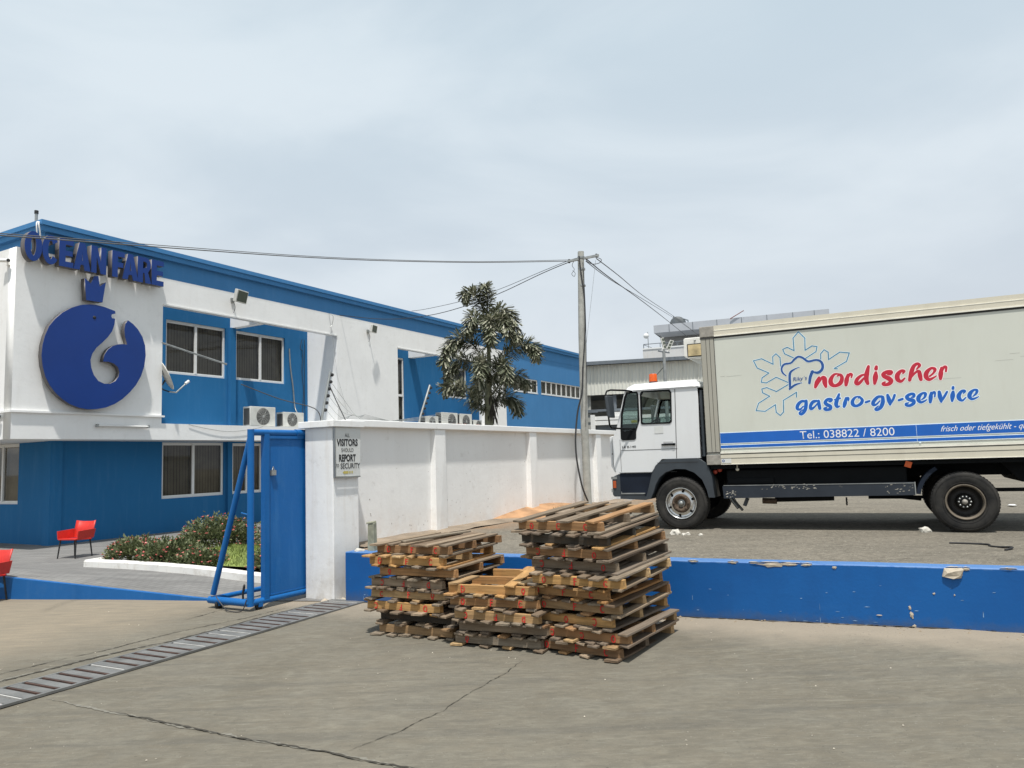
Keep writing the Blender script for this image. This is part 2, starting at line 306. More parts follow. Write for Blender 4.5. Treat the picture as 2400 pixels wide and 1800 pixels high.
SNOW=[[(1.566,2.774),(1.454,2.84),(1.436,2.899),(1.49,2.922),(1.572,2.871),(1.571,3.035),(1.64,3.109),(1.712,3.021),(1.705,2.863),(1.79,2.911),(1.85,2.897),(1.833,2.834),(1.709,2.761)],[(1.397,2.67),(1.395,2.796),(1.348,2.85),(1.306,2.815),(1.304,2.717),(1.166,2.8),(1.062,2.782),(1.104,2.682),(1.245,2.606),(1.157,2.549),(1.143,2.491),(1.207,2.479),(1.332,2.543),(1.479,2.461)],[(1.478,2.44),(1.323,2.357),(1.206,2.417),(1.144,2.404),(1.151,2.353),(1.236,2.302),(1.092,2.219),(1.056,2.125),(1.166,2.108),(1.299,2.187),(1.303,2.09),(1.35,2.045),(1.394,2.088),(1.402,2.238),(1.566,2.331),(1.562,2.27)],[(1.882,2.711),(1.887,2.801),(1.93,2.849),(1.975,2.814),(1.974,2.719),(2.11,2.802),(2.218,2.782),(2.18,2.679),(2.033,2.602),(2.067,2.594)]]
HAT=[[(1.456,2.551,0.0065),(1.415,2.596,0.011),(1.406,2.653,0.012),(1.442,2.703,0.0135),(1.522,2.714,0.012),(1.571,2.759,0.014),(1.619,2.787,0.0135),(1.67,2.768,0.0135),(1.732,2.717,0.0145),(1.823,2.727,0.013),(1.879,2.705,0.0145),(1.9,2.648,0.0165),(1.884,2.594,0.017),(1.831,2.563,0.017),(1.756,2.59,0.005)],[(1.774,2.582,0.019),(1.744,2.514,0.0185),(1.729,2.439,0.016)],[(1.623,2.653,0.004),(1.556,2.627,0.0095),(1.508,2.589,0.015),(1.496,2.519,0.016),(1.494,2.428,0.0145),(1.483,2.366,0.004)],[(1.487,2.38,0.0135),(1.556,2.427,0.0135),(1.639,2.449,0.004)]]
FISH=[(1.967,5.128),(1.721,5.179),(1.553,5.195),(1.39,5.184),(1.198,5.137),(1.011,5.049),(0.83,4.919),(0.683,4.763),(0.568,4.592),(0.492,4.383),(0.453,4.195),(0.439,3.981),(0.465,3.771),(0.523,3.564),(0.616,3.389),(0.738,3.238),(0.877,3.12),(1.031,3.026),(1.219,2.96),(1.41,2.933),(1.604,2.945),(1.802,2.988),(2.002,3.075),(2.173,3.189),(2.345,3.348),(2.492,3.525),(2.608,3.729),(2.685,3.957),(2.718,4.217),(2.699,4.438),(2.629,4.636),(2.516,4.793),(2.399,4.896),(2.279,4.964),(2.22,4.877),(2.198,4.733),(2.215,4.584),(2.272,4.413),(2.148,4.412),(2.044,4.393),(1.925,4.339),(1.825,4.256),(1.753,4.133),(1.72,3.983),(1.847,3.989),(1.967,3.961),(2.061,3.891),(2.102,3.788),(2.083,3.681),(2.009,3.577),(1.891,3.509),(1.757,3.5),(1.623,3.551),(1.522,3.669),(1.46,3.824),(1.44,3.988),(1.473,4.12),(1.558,4.258),(1.704,4.405),(1.819,4.534),(1.908,4.668),(1.959,4.834),(1.971,4.959),(1.902,4.959),(1.881,4.995),(1.893,5.044),(1.975,5.07)]
CROWN=[(1.269,5.728),(1.403,5.63),(1.47,5.812),(1.56,5.83),(1.595,5.607),(1.729,5.724),(1.663,5.267),(1.306,5.26)]
FRONDS=[[(-0.509,16.0,4.502),(-0.607,16.0,4.926),(-0.798,15.9,5.163),(-0.958,15.8,5.109)],[(-0.484,16.0,4.408),(-0.48,16.0,4.875),(-0.487,15.9,5.134),(-0.515,15.8,5.28)],[(-0.499,16.0,4.223),(-0.363,15.9,4.665),(-0.13,15.7,4.729),(0.07,15.6,4.484),(0.12,15.5,4.103)],[(-0.483,16.0,4.13),(-0.648,15.8,4.471),(-0.779,15.6,4.576),(-0.889,15.5,4.29)],[(-0.473,16.0,3.852),(-0.324,15.8,4.368),(-0.179,15.5,4.492),(-0.053,15.3,4.183)],[(-0.489,16.0,3.945),(-0.453,15.6,4.383),(-0.415,15.3,4.418),(-0.402,15.0,3.97)],[(-0.502,16.0,3.484),(-0.775,15.9,4.013),(-1.074,15.8,4.164),(-1.305,15.7,4.001),(-1.411,15.6,3.665)],[(-0.523,16.0,3.392),(-0.864,16.2,3.705),(-1.202,16.4,3.79),(-1.387,16.5,3.476)],[(-0.448,16.0,3.482),(-0.163,15.9,3.754),(0.226,15.8,4.001),(0.457,15.7,3.942),(0.537,15.6,3.744)],[(-0.464,16.0,2.932),(-0.199,16.0,3.244),(0.115,16.0,3.371),(0.328,16.0,3.181)],[(-0.566,16.0,2.571),(-0.819,15.8,2.873),(-1.147,15.7,3.145),(-1.407,15.6,3.109)],[(-0.469,16.0,2.75),(-0.212,16.2,2.94),(0.035,16.3,2.866),(0.111,16.4,2.647)],[(-0.511,16.0,3.208),(-0.567,15.6,3.547),(-0.594,15.2,3.568),(-0.659,14.9,3.232)],[(-0.503,16.0,2.842),(-0.659,16.5,3.216),(-0.767,16.8,3.248),(-0.865,17.0,2.882)],[(-0.475,16.0,3.161),(-0.275,15.6,3.474),(-0.145,15.3,3.496),(-0.1,15.1,3.192)]]
PTRUNK=[(-0.543,16.0,1.485),(-0.518,16.0,2.342),(-0.524,16.0,2.751),(-0.492,16.0,3.208),(-0.476,16.0,3.759),(-0.484,16.0,4.408)]
CABLES={'a':[(-5.456,7.5,4.082),(-5.538,8.0,4.212),(-5.43,9.4,4.552),(-4.657,11.3,4.944),(-3.611,12.7,5.191),(-2.34,13.9,5.402),(-0.61,14.9,5.576),(1.306,15.62,5.731)],'b':[(-5.529,7.6,4.138),(-5.608,8.1,4.267),(-5.489,9.5,4.611),(-4.699,11.4,5.001),(-3.639,12.8,5.242),(-2.356,14.0,5.45),(-0.613,15.0,5.62),(1.317,15.62,5.758)],'c':[(1.516,15.62,5.761),(1.337,16.0,5.812),(0.771,17.0,5.826),(-0.247,18.6,5.746),(-1.243,19.8,5.686),(-2.33,20.8,5.671),(-3.732,22.0,5.846),(-5.488,23.0,6.239)],'d':[(1.517,15.62,5.798),(1.339,16.0,5.85),(0.773,17.0,5.876),(-0.244,18.6,5.855),(-1.239,19.8,5.848),(-2.348,21.0,5.907),(-2.838,21.5,5.961)],'e':[(1.652,15.62,5.775),(2.56,19.0,6.188),(4.589,26.0,7.017),(7.126,34.0,7.732),(10.475,44.0,8.42)],'f':[(1.65,15.62,5.719),(2.612,19.0,6.108),(4.592,26.0,7.093),(9.521,42.0,9.053),(12.489,50.0,9.562)],'g':[(1.878,15.62,5.767),(2.836,19.0,6.201),(4.926,27.0,7.33),(8.85,40.0,8.939),(12.299,50.0,9.743)],'guy':[(1.859,15.62,5.731),(1.733,15.62,4.907),(1.572,15.5,3.929)],'black':[(1.476,15.45,3.443),(1.431,15.4,2.917),(1.327,15.4,2.516),(1.259,15.35,2.011),(1.255,15.3,1.604),(1.301,15.3,1.242),(1.358,15.3,0.958),(1.455,15.35,0.697)],'curl':[(1.395,15.6,5.722),(1.355,15.6,5.631),(1.397,15.6,5.538),(1.339,15.6,5.448),(1.39,15.6,5.391),(1.412,15.6,5.464),(1.36,15.6,5.521)],'curl2':[(1.848,15.5,5.772),(1.962,15.5,5.713),(1.923,15.5,5.641),(1.787,15.5,5.618),(1.681,15.5,5.668),(1.631,15.5,5.743)],'run':[(1.498,15.5,5.802),(1.528,15.5,5.435),(1.576,15.5,4.886),(1.555,15.5,4.163),(1.476,15.45,3.443)],'run2':[(1.573,15.5,5.662),(1.584,15.5,5.068),(1.58,15.5,4.343),(1.551,15.5,3.446),(1.49,15.5,2.209)]}
# ================================================================== THE OFFICE BUILDING
RECT = lambda x0, x1, z0, z1: [(x0, z0), (x1, z0), (x1, z1), (x0, z1)]
office = FB.empty('office_building', 0, 0, 0, 'two-storey white and blue office building with open recesses behind the boundary wall', 'building')
WINDOW_CACHE = {}
def window(parent, x, y, z, w, h, n=2, rot=0.0, fw_=0.055, blinds=True, cat=None):
    """outer frame with n sliding panes; pane and blind are its sub-parts"""
    mb = MB(); d = 0.06
    mb.box(0, w, 0, d, 0, fw_).box(0, w, 0, d, h-fw_, h).box(0, fw_, 0, d, fw_, h-fw_).box(w-fw_, w, 0, d, fw_, h-fw_)
    for k in range(1, n):
        c = w*k/n; g = 0.035 if n == 2 else 0.022; mb.box(c-g, c+g, -0.006, d-0.004, fw_, h-fw_)
    if n == 2:   # inner sash rails
        e = fw_+0.02
        mb.box(fw_, w/2-0.035, 0.012, 0.05, fw_, e).box(w/2+0.035, w-fw_, 0.012, 0.05, fw_, e)
        mb.box(fw_, w/2-0.035, 0.012, 0.05, h-e, h-fw_).box(w/2+0.035, w-fw_, 0.012, 0.05, h-e, h-fw_)
    mb.box(-0.02, w+0.02, -0.03, d-0.01, -0.03, -0.001)
    fr = mb.build('window', m_pvc, parent, loc=(x, y, z), rot=(0, 0, rot))
    for k in range(n):
        a, b = w*k/n+0.03, w*(k+1)/n-0.03
        MB().quad((a, 0.03, 0.03), (b, 0.03, 0.03), (b, 0.03, h-0.03), (a, 0.03, h-0.03)).build('pane', m_glass, fr)
    if blinds:
        mb = MB(); N = max(6, int(w/0.085)); rnd = random.Random(int(x*100)); vs = []
        for k in range(N):
            a, b = 0.02+(w-0.04)*k/N, 0.02+(w-0.04)*(k+1)/N
            if rnd.random() < 0.035: continue
            j = rnd.uniform(0.001, 0.014)
            mb.quad((a, 0.12, 0.03), (b-0.0025, 0.12+j, 0.03), (b-0.0025, 0.12+j, h-0.02), (a, 0.12, h-0.02))
        mb.build('blind', m_blind, fr)
    MB().box(0.0, w, 0.2, 0.22, 0, h).build('reveal_back', m_room, fr)
    return fr

# upper storey, long front
shape('wall', [RECT(0, 3.28, 2.31, 6.16)], 0.28, m_white, office)
MB().box(0, 0.28, 0.28, 11, 2.31, 6.16).build('wall', m_white, office)
MB().box(9.2, 12.15, 0, 0.28, -0.3, 6.16).build('wall', m_white, office)
MB().box(17.85, 19.4, 0, 0.28, -0.3, 6.16).build('wall', m_white, office)
MB().box(3.28, 9.2, 0, 0.13, 5.54, 6.16).build('beam', m_white, office)
MB().box(12.15, 17.85, 0, 0.13, 5.50, 6.16).build('beam', m_white, office)
MB().box(6.25, 6.45, 0.13, 1.23, 5.49, 6.05).build('cross_beam', m_white, office)
MB().box(14.35, 14.6, 0.13, 1.23, 5.47, 6.05).build('cross_beam', m_white, office)
MB().box(3.3, 9.2, -0.02, 0.15, 5.505, 5.54).build('beam_edge', m_pvc, office)
MB().box(12.17, 17.85, -0.02, 0.15, 5.465, 5.50).build('beam_edge', m_pvc, office)
MB().box(3.28, 9.2, 0, 1.23, 2.31, 2.69).build('ledge', m_white, office)
MB().box(12.15, 19.2, 0.002, 1.23, 2.31, 2.80).build('ledge', m_white, office)
MB().box(-0.05, 3.33, -0.05, 0, 2.835, 2.875).build('string_course', m_white, office)
MB().box(-0.05, 0, 0, 11, 2.835, 2.875).build('string_course', m_white, office)
MB().box(9.2, 9.4, 0.28, 1.23, 2.31, 6.1).build('return_wall', m_white, office)
MB().box(3.08, 3.28, 0.28, 1.23, 2.31, 6.1).build('return_wall', m_white, office)
MB().box(12.0, 12.15, 0.28, 1.23, 2.31, 6.1).build('return_wall', m_blue, office)
MB().box(19.2, 19.4, 0.28, 1.23, 2.31, 6.1).build('return_wall', m_white, office)
U1 = [(4.25, 6.10, 4.06, 5.46), (6.46, 8.27, 4.06, 5.46)]
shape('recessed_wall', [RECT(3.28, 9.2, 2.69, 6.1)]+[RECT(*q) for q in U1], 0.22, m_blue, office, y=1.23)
for a, b, c, d in U1: window(office, a, 1.28, c, b-a, d-c)
MB().box(6.19, 6.37, 1.13, 1.229, 2.69, 5.49).build('pilaster', m_blue, office)
U2 = [(12.9, 14.05, 2.95, 5.42), (16.58, 18.3, 4.13, 5.40)]
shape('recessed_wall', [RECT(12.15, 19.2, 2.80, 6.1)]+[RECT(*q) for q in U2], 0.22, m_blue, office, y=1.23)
window(office, 12.9, 1.25, 2.95, 1.15, 2.47, n=1)
MB().box(12.95, 14.0, 1.24, 1.30, 4.0, 4.08).build('transom', m_pvc, office)
window(office, 16.58, 1.28, 4.13, 1.72, 1.27)
# parapet, cornice, roof
MB().box(0.55, 27.36, 0.03, 0.13, 6.16, 6.60).build('parapet', m_parapet, office)
MB().box(0.55, 0.77, 0.13, 11, 6.16, 6.60).build('parapet', m_parapet, office)
MB().box(0.45, 27.46, -0.07, 0.18, 6.60, 6.72).box(0.41, 27.5, -0.11, 0.22, 6.72, 6.82).build('cornice', m_parapet, office)
MB().box(0.45, 0.82, 0.18, 11.1, 6.60, 6.72).box(0.41, 0.86, 0.22, 11.1, 6.72, 6.82).build('cornice', m_parapet, office)
MB().box(0.8, 27.3, 1.25, 11, 6.1, 6.3).build('roof', simple('roof_concrete', (0.3, 0.3, 0.29), 0.9), office)
MB().box(0.0, 27.3, 11, 11.2, -0.3, 6.6).box(27.16, 27.36, 0.28, 11, -0.3, 6.16).build('rear_wall', m_blue, office)
# far blue stretch with two strips of small panes
SW = [(20.1, 22.38, 4.52, 5.13), (22.72, 27.06, 4.53, 5.15)]
shape('wall', [RECT(19.4, 27.36, -0.3, 6.16)]+[RECT(*q) for q in SW], 0.24, m_parapet, office, y=0.04)
window(office, 20.1, 0.06, 4.52, 2.28, 0.61, n=4, fw_=0.045)
window(office, 22.72, 0.06, 4.53, 4.34, 0.62, n=8, fw_=0.045)
# ground floor, set back under the overhang
MB().box(0.28, 9.2, 0.28, 0.9, 2.312, 2.45).build('soffit', m_white, office)
G1 = [(3.95, 5.79, 0.90, 2.29), (6.07, 7.10, 0.90, 2.27)]
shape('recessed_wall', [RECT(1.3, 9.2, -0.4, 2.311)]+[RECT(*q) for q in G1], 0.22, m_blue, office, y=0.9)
window(office, 3.95, 0.94, 0.90, 1.84, 1.39); window(office, 6.07, 0.94, 0.90, 1.03, 1.37)
MB().box(1.3, 1.52, 1.12, 2.2, -0.4, 2.311).box(1.3, 1.52, 2.2, 3.7, -0.4, 0.95).box(1.3, 1.52, 3.7, 10.9, -0.4, 2.311).build('recessed_wall', m_blue, office)
window(office, 1.34, 3.7, 0.95, 1.5, 1.36, rot=-math.pi/2)
MB().box(0.28, 1.32, 0.9, 11, 2.312, 2.45).build('soffit', m_white, office)
MB().box(1.24, 1.5, 0.84, 1.1, -0.4, 2.31).build('pilaster', m_blue, office)
MB().box(5.86, 6.0, 0.82, 0.899, -0.4, 2.31).build('pilaster', m_blue, office)

# ---- sign letters, crown and fish
m_sign = simple('gloss_royal_blue_sheet', (0.004, 0.036, 0.200), 0.33, var=0.06, scale=1.5, spec=0.35)
m_return = simple('dark_sign_return', (0.11, 0.10, 0.10), 0.5, var=0.25, scale=3)
SIGNY = -0.25
def sheet_letter(name, loops, y, depth, parent, x0=0, z0=0):
    o = shape(name, loops, 0.012, m_sign, parent, y=y)
    b = shape('letter_return', [[(a, b_) for a, b_ in lp] for lp in loops], depth, m_return, o, y=y+0.0122)
    return o
lets = FB.empty('company_name_sign', 0, 0, 0, 'OCEAN FARE in raised blue capitals across the top of the white panel', 'sign')
lets.location = FB.p(1.6, SIGNY, 5.88); 
Z0, Z1 = 0.0, 0.59
def ell(cx, cz, rx, rz, a0=0, a1=360, n=26): return [(cx+rx*math.cos(R(a0+(a1-a0)*k/n)), cz+rz*math.sin(R(a0+(a1-a0)*k/n))) for k in range(n+(a1-a0 != 360))]
def let(ch, u0, u1):
    u0 -= 1.611; u1 -= 1.589; w = u1-u0; cx = (u0+u1)/2; h = Z1; t = 0.128
    if ch == 'O': return [ell(cx, h/2, w/2, h/2+0.012, n=30), ell(cx, h/2, w/2-t*0.9, h/2-0.10, n=30)]
    if ch == 'C':
        o_ = ell(cx, h/2, w/2, h/2+0.012, 38, 322); i_ = ell(cx, h/2, w/2-t*0.9, h/2-0.10, 38, 322); i_.reverse(); return [o_+i_]
    if ch == 'E': return [[(u0,0),(u1,0),(u1,.115),(u0+t,.115),(u0+t,.24),(u1-.02,.24),(u1-.02,.35),(u0+t,.35),(u0+t,.475),(u1,.475),(u1,h),(u0,h)]]
    if ch == 'F': return [[(u0,0),(u0+t,0),(u0+t,.235),(u1-.03,.235),(u1-.03,.345),(u0+t,.345),(u0+t,.475),(u1,.475),(u1,h),(u0,h)]]
    if ch == 'N': return [[(u0,0),(u0+t*.9,0),(u0+t*.9,.36),(u1-t*.95,0),(u1,0),(u1,h),(u1-t*.9,h),(u1-t*.9,.235),(u0+t*.95,h),(u0,h)]]
    if ch == 'A': return [[(u0,0),(u0+t,0),(u0+t+.025,.115),(u1-t-.025,.115),(u1-t,0),(u1,0),(cx+.06,h),(cx-.06,h)], [(u0+t+.045,.205),(u1-t-.045,.205),(cx,.43)]]
    if ch == 'R': return [[(u0,0),(u0+t,0),(u0+t,.225),(u0+t+.035,.225),(u1-t-.01,0),(u1+.01,0),(u1-.075,.245)]+ell(u1-.135, h-.165, .128, .165, -50, 90, 9)+[(u0,h)],
                          [(u0+t,.325)]+ell(u1-.145, h-.168, .045, .068, -90, 90, 7)+[(u0+t,.495)]]
for ch, a, b in [('O',.036,.350),('C',.375,.690),('E',.715,.985),('A',1.012,1.355),('N',1.392,1.702),('F',1.862,2.125),('A',2.098,2.460),('R',2.468,2.775),('E',2.815,3.10)]:
    sheet_letter('letter', let(ch, a, b), 0, 0.155, lets)
crown = FB.empty('crown_emblem', 1.6, 0, 5.25, 'small three-pointed blue crown between the name and the fish', 'emblem')
sheet_letter('crown_face', [[(a-1.6, b-5.25) for a, b in CROWN]], -0.22, 0.14, crown)
fish = FB.empty('fish_emblem', 1.6, 0, 2.95, 'big round blue fish curled nose to tail on the white wall', 'emblem')
FL_ = [(a-1.6, b-2.95) for a, b in FISH]
cut = FL_[:34] ; FS = []
for i, p in enumerate(FL_): FS.append(p)
sheet_letter('fish_face', [FS], -0.2, 0.12, fish)
MB().revolve([(0.0, -0.208), (0.034, -0.208), (0.036, -0.201)], 20, 'y', (1.505-1.6, 0, 4.915-2.95)).build('eye', m_black, fish)

# ---- things fixed to the building
m_acw = simple('cream_metal_casing', (0.56, 0.56, 0.52), 0.5, var=0.12, scale=5)
m_acg = simple('dark_fan_grille', (0.07, 0.07, 0.065), 0.6)
def aircon(x, y, z, w, h, label, fan=0.5):
    r = FB.empty('air_conditioner', x, y, z, label, 'air conditioner', 'outdoor units of the air conditioning'); d = 0.30
    MB().box(0, w, 0, d, 0.03, h).build('casing', m_acw, r, bevel=0.012)
    MB().box(-0.004, 0, 0.04, d-0.04, 0.06, h-0.05).build('side_grille', m_acg, r)
    cx, cz, rr = w*fan, h/2+0.01, min(h*0.42, w*0.33)
    g = MB(); g.revolve([(0, -0.006), (rr, -0.006), (rr, 0.002)], 28, 'y', (cx, 0, cz)).build('fan_opening', m_acg, r)
    g = MB()
    for q in range(1, 6): g.revolve([(rr*q/5.5, -0.016), (rr*q/5.5+0.006, -0.016)], 28, 'y', (cx, 0, cz))
    for q in range(12):
        a = R(30*q); g.tube([(cx, -0.015, cz), (cx+rr*math.cos(a), -0.015, cz+rr*math.sin(a))], 0.003, 4)
    g.revolve([(0, -0.022), (0.03, -0.022), (0.035, -0.012)], 14, 'y', (cx, 0, cz)); g.build('grille', m_steel, r)
    MB().box(0.04, 0.12, 0.02, d-0.02, 0, 0.03).box(w-0.12, w-0.04, 0.02, d-0.02, 0, 0.03).build('foot', m_black, r)
    return r
aircon(6.20, 0.35, 2.69, 0.88, 0.56, 'larger of the two cream outdoor air conditioner units under the second upper window')
aircon(7.40, 0.37, 2.69, 0.78, 0.45, 'smaller cream outdoor unit beside the white return wall of the first recess', 0.42)
aircon(14.20, 0.37, 2.80, 0.78, 0.45, 'small outdoor unit just behind the leaning fence post in the second recess')
aircon(15.15, 0.33, 2.80, 1.05, 0.62, 'big outdoor unit with a dark slatted side, in the middle of the second recess', 0.62)
aircon(16.38, 0.34, 2.80, 0.85, 0.61, 'tall outdoor unit pressed against the big slatted one in the second recess')
aircon(17.45, 0.40, 2.80, 0.70, 0.40, 'low outdoor unit half hidden by the palm trunk')
# hose and cable drops on the blue recess wall
mb = MB(); mb.tube(spline([(8.42, 1.20, 5.15), (8.46, 1.2, 4.6), (8.55, 1.19, 4.0), (8.60, 1.17, 3.4), (8.5, 0.95, 3.15), (8.2, 0.6, 2.95)]), 0.02, 6)
o = mb.build('drain_hose', m_steel, None); 
def place(o, F, label=None, cat=None, group=None, kind=None, u=0, v=0, z=0):
    o.location = F.p(u, v, z); o.rotation_euler = (0, 0, F.a); return tag(o, label, cat, group, kind)
place(o, FB, 'thin grey hose running down the blue recess wall to the small cooling unit', 'hose')
mb = MB(); mb.tube(spline([(8.95, 1.2, 5.5), (8.86, 1.19, 5.2), (8.98, 1.2, 5.1), (8.92, 1.19, 4.5), (9.0, 1.2, 3.9), (8.93, 1.19, 3.2), (9.0, 1.2, 2.8)]), 0.009, 5)
mb.tube(spline([(9.05, 1.2, 5.5), (9.02, 1.19, 4.2), (9.06, 1.2, 2.8)]), 0.008, 5)
place(mb.build('loose_cable', m_cable, None), FB, 'dark cables hanging down the blue recess corner beside the white return', 'cable')
m_glassgrey = simple('floodlight_lens', (0.10, 0.115, 0.09), 0.15, var=0.1)
def flood(u, z, label, k=1.0, tilt=40, big=True):
    r = FB.empty('floodlight', u, -0.02, z, label, 'floodlight')
    h = MB(); w, hh, d = 0.17*k, 0.13*k, 0.04*k
    h.box(-w, w, -d, d, -hh, hh); ho = h.build('housing', m_acw, r, bevel=0.01, loc=(0, -0.25*k, 0.03), rot=(R(tilt), 0, R(12)))
    MB().box(-w*.86, w*.86, -d-0.006, -d-0.001, -hh*.84, hh*.84).build('lens', m_glassgrey, ho)
    MB().tube([(0, 0, -0.02), (0, -0.13*k, -0.05), (0, -0.2*k, 0)], 0.018, 6).box(-.05, .05, -.02, .02, -.07, .03).build('bracket', m_steel, r)
    MB().tube(spline([(0.02, 0, -0.05), (0.06, -0.03, -0.2), (0.03, 0, -0.36)]), 0.006, 5).build('cable', m_cable, r)
flood(5.28, 5.98, 'big square floodlight with a dark lens above the first recess', 1.25, 14)
flood(10.62, 5.86, 'small pale floodlight on the white wall between the recesses', 0.95, 10)
dish = FB.empty('satellite_dish', 3.30, 0.10, 3.62, 'white satellite dish seen edge-on at the left jamb of the first recess', 'satellite dish')
mb = MB(); mb.revolve([(0.0, 0.0), (0.12, 0.008), (0.24, 0.035), (0.335, 0.075), (0.35, 0.080), (0.35, 0.065), (0.335, 0.06), (0.24, 0.02), (0.0, -0.015)], 36, 'x')
do = mb.build('reflector', simple('cream_dish_enamel', (0.60, 0.58, 0.53), 0.45, var=0.1), dish, loc=(0.10, 0, 0.18), rot=(0, R(-24), R(-29)))
MB().tube([(0.24, 0, -0.16), (0.42, -0.02, -0.17), (0.72, -0.03, 0.10)], 0.018, 8).build('arm', m_steel, dish)
MB().tube([(0.66, -0.03, 0.06), (0.76, -0.03, 0.13)], 0.035, 10).build('receiver', m_pvc, dish)
MB().tube([(-0.02, 0.05, 0.05), (0.08, 0.02, 0.0), (0.13, 0, 0.1)], 0.022, 8).tube([(-0.02, 0.05, 0.0), (0.1, 0.02, -0.12), (0.24, 0, -0.16)], 0.015, 6).build('bracket', m_black, dish)
o = MB().tube([(-0.02, 0, 0), (1.72, -0.14, -0.36)], 0.024, 10).tube([(1.70, -0.138, -0.356), (1.735, -0.141, -0.363)], 0.028, 10).build('pipe_arm', m_steel)
place(o, FB, 'slanting grey pipe sticking out across the first upper window', 'pipe', u=3.28, v=0.02, z=4.60)
tl = FB.empty('tube_light', 1.70, -0.02, 2.575, 'long unlit tube light fixed below the ledge under the fish', 'tube light')
MB().box(0, 1.23, -0.035, 0.0, 0.02, 0.06).build('batten', m_pvc, tl); MB().box(-0.01, 0.04, -0.05, 0, 0, 0.065).box(1.19, 1.24, -0.05, 0, 0, 0.065).build('end_cap', m_steel, tl)
MB().tube([(0.03, -0.045, 0.028), (1.2, -0.045, 0.028)], 0.014, 10).build('tube', m_pvc, tl)
def cctv(v, z, label):
    r = FB.empty('security_camera', -0.01, v, z, label, 'security camera')
    MB().box(-0.02, 0.01, -0.05, 0.05, -0.05, 0.05).build('base', m_pvc, r); MB().tube([(0, 0, 0), (-0.09, -0.02, 0.03)], 0.015, 6).build('arm', m_pvc, r)
    MB().tube([(-0.07, -0.12, 0.02), (-0.10, 0.10, 0.05)], 0.04, 10).build('body', m_pvc, r); MB().tube([(-0.068, -0.14, 0.018), (-0.07, -0.119, 0.021)], 0.032, 10).build('lens', m_black, r)
cctv(0.26, 5.86, 'white security camera high on the left end wall beside the name sign')
cctv(0.42, 2.74, 'small security camera under the ledge at the left picture edge')
rp = FB.empty('roof_vent_pipe', 0.62, 0.5, 6.8, 'thin steel vent pipe standing on the roof corner', 'pipe')
MB().tube([(0, 0, 0), (0, 0, 0.34)], 0.03, 10).build('pipe', m_steel, rp); MB().tube([(0, 0, 0.30), (0, 0, 0.37)], 0.04, 10).build('cap', m_black, rp)
o = MB().tube(spline([(0.62, 0.35, 0.0), (0.50, 0.1, -0.05), (0.36, -0.09, -0.12), (0.40, -0.09, -0.4), (0.42, -0.02, -0.75)]), 0.016, 6).tube(spline([(0.60, 0.45, 0.0), (0.46, 0.1, -0.03), (0.32, -0.09, -0.14), (0.34, -0.09, -0.42)]), 0.014, 6).build('sign_conduit', m_pvc)
place(o, FB, 'pale conduit looping over the roof edge behind the first letter', 'cable', z=6.84)
o = MB().tube(spline([(-0.02, 0, 0), (0.02, -0.14, -0.1), (0.10, -0.02, -0.32), (0.0, -0.02, -0.44)]), 0.008, 5).tube([(0, 0, 0), (0.32, -0.02, -1.9), (0.75, -0.02, -3.0)], 0.004, 4).build('hanging_wire', m_steel)
place(o, FB, 'thin loose wire hanging on the white wall right of the first recess', 'wire', u=8.85, v=-0.02, z=6.15)
o = MB().tube(spline([(0, 0, 0), (0.6, -0.01, -0.10), (1.2, -0.01, -0.15), (1.9, -0.01, -0.08), (2.3, 0, 0)]), 0.006, 5).build('slack_wire', m_steel)
place(o, FB, 'slack thin wire drooping over the ledge above the ground-floor window', 'wire', u=4.0, v=-0.02, z=2.68)

# ================================================================== BOUNDARY WALL, PILLAR, GATE
bw = FW.empty('boundary_wall', 0.45, 0.3, 0.0, 'long white rendered boundary wall with pilasters and a flat coping', 'wall')
ox, oy = 0.45, 0.3
mb = MB(off=(-ox, -oy, 0)); mb.box(0.45, 13.6, 0.3, 0.46, -0.05, 2.08); mb.build('panel', m_wallw, bw)
for u in (2.42, 5.40, 8.45, 11.4):
    MB(off=(-ox, -oy, 0)).add([(u-.06,.3,.0),(u+.27,.3,.0),(u+.27,.21,.0),(u-.06,.18,.0),(u+.0,.3,2.078),(u+.27,.3,2.078),(u+.27,.22,2.078),(u+.0,.22,2.078)],
        [(3,2,6,7),(0,3,7,4),(2,1,5,6),(4,7,6,5)]).build('pilaster', m_wallw, bw)
mb = MB(off=(-ox, -oy, 0)); mb.box(0.52, 13.7, 0.20, 0.56, 2.08, 2.172); mb.build('coping', m_wallw, bw, bevel=0.008)
mb = MB(off=(-ox, -oy, 0))
rnd = random.Random(4)
for k in range(26):
    u = rnd.uniform(0.7, 9.5); s_ = rnd.uniform(.012, .035); v = rnd.uniform(.3, .5); mb.box(u, u+s_*rnd.uniform(1, 4), v, v+s_, 2.172, 2.172+s_*rnd.uniform(.3, .8))
mb.build('mortar_crumb', simple('red_brown_crumbs', (0.22, 0.09, 0.06), 0.9), bw, kind='stuff')
gp = FW.empty('gate_pillar', 0.23, 0.23, 0.0, 'thick square white gate pillar with scuffed faces and a flat cap', 'pillar')
MB(off=(-.23, -.23, 0)).box(0, 0.455, 0, 0.455, -0.05, 2.055).build('shaft', m_pillar, gp, bevel=0.01)
MB(off=(-.23, -.23, 0)).box(-0.05, 0.52, -0.055, 0.52, 2.055, 2.135).build('cap', m_pillar, gp, bevel=0.006)
mb = MB(off=(-.23, -.23, 0))
for (a, b, s_) in ((-.05, .1, .07), (.1, -.05, .06), (.42, -.08, .07), (.5, -.03, .09), (.3, -.06, .05), (.58, -.02, .05)):
    mb.add([(a-s_, b, 0), (a, b-s_, 0), (a+s_, b, 0), (a, b+s_, 0), (a, b, s_*.55)], [(0,1,4),(1,2,4),(2,3,4),(3,0,4)])
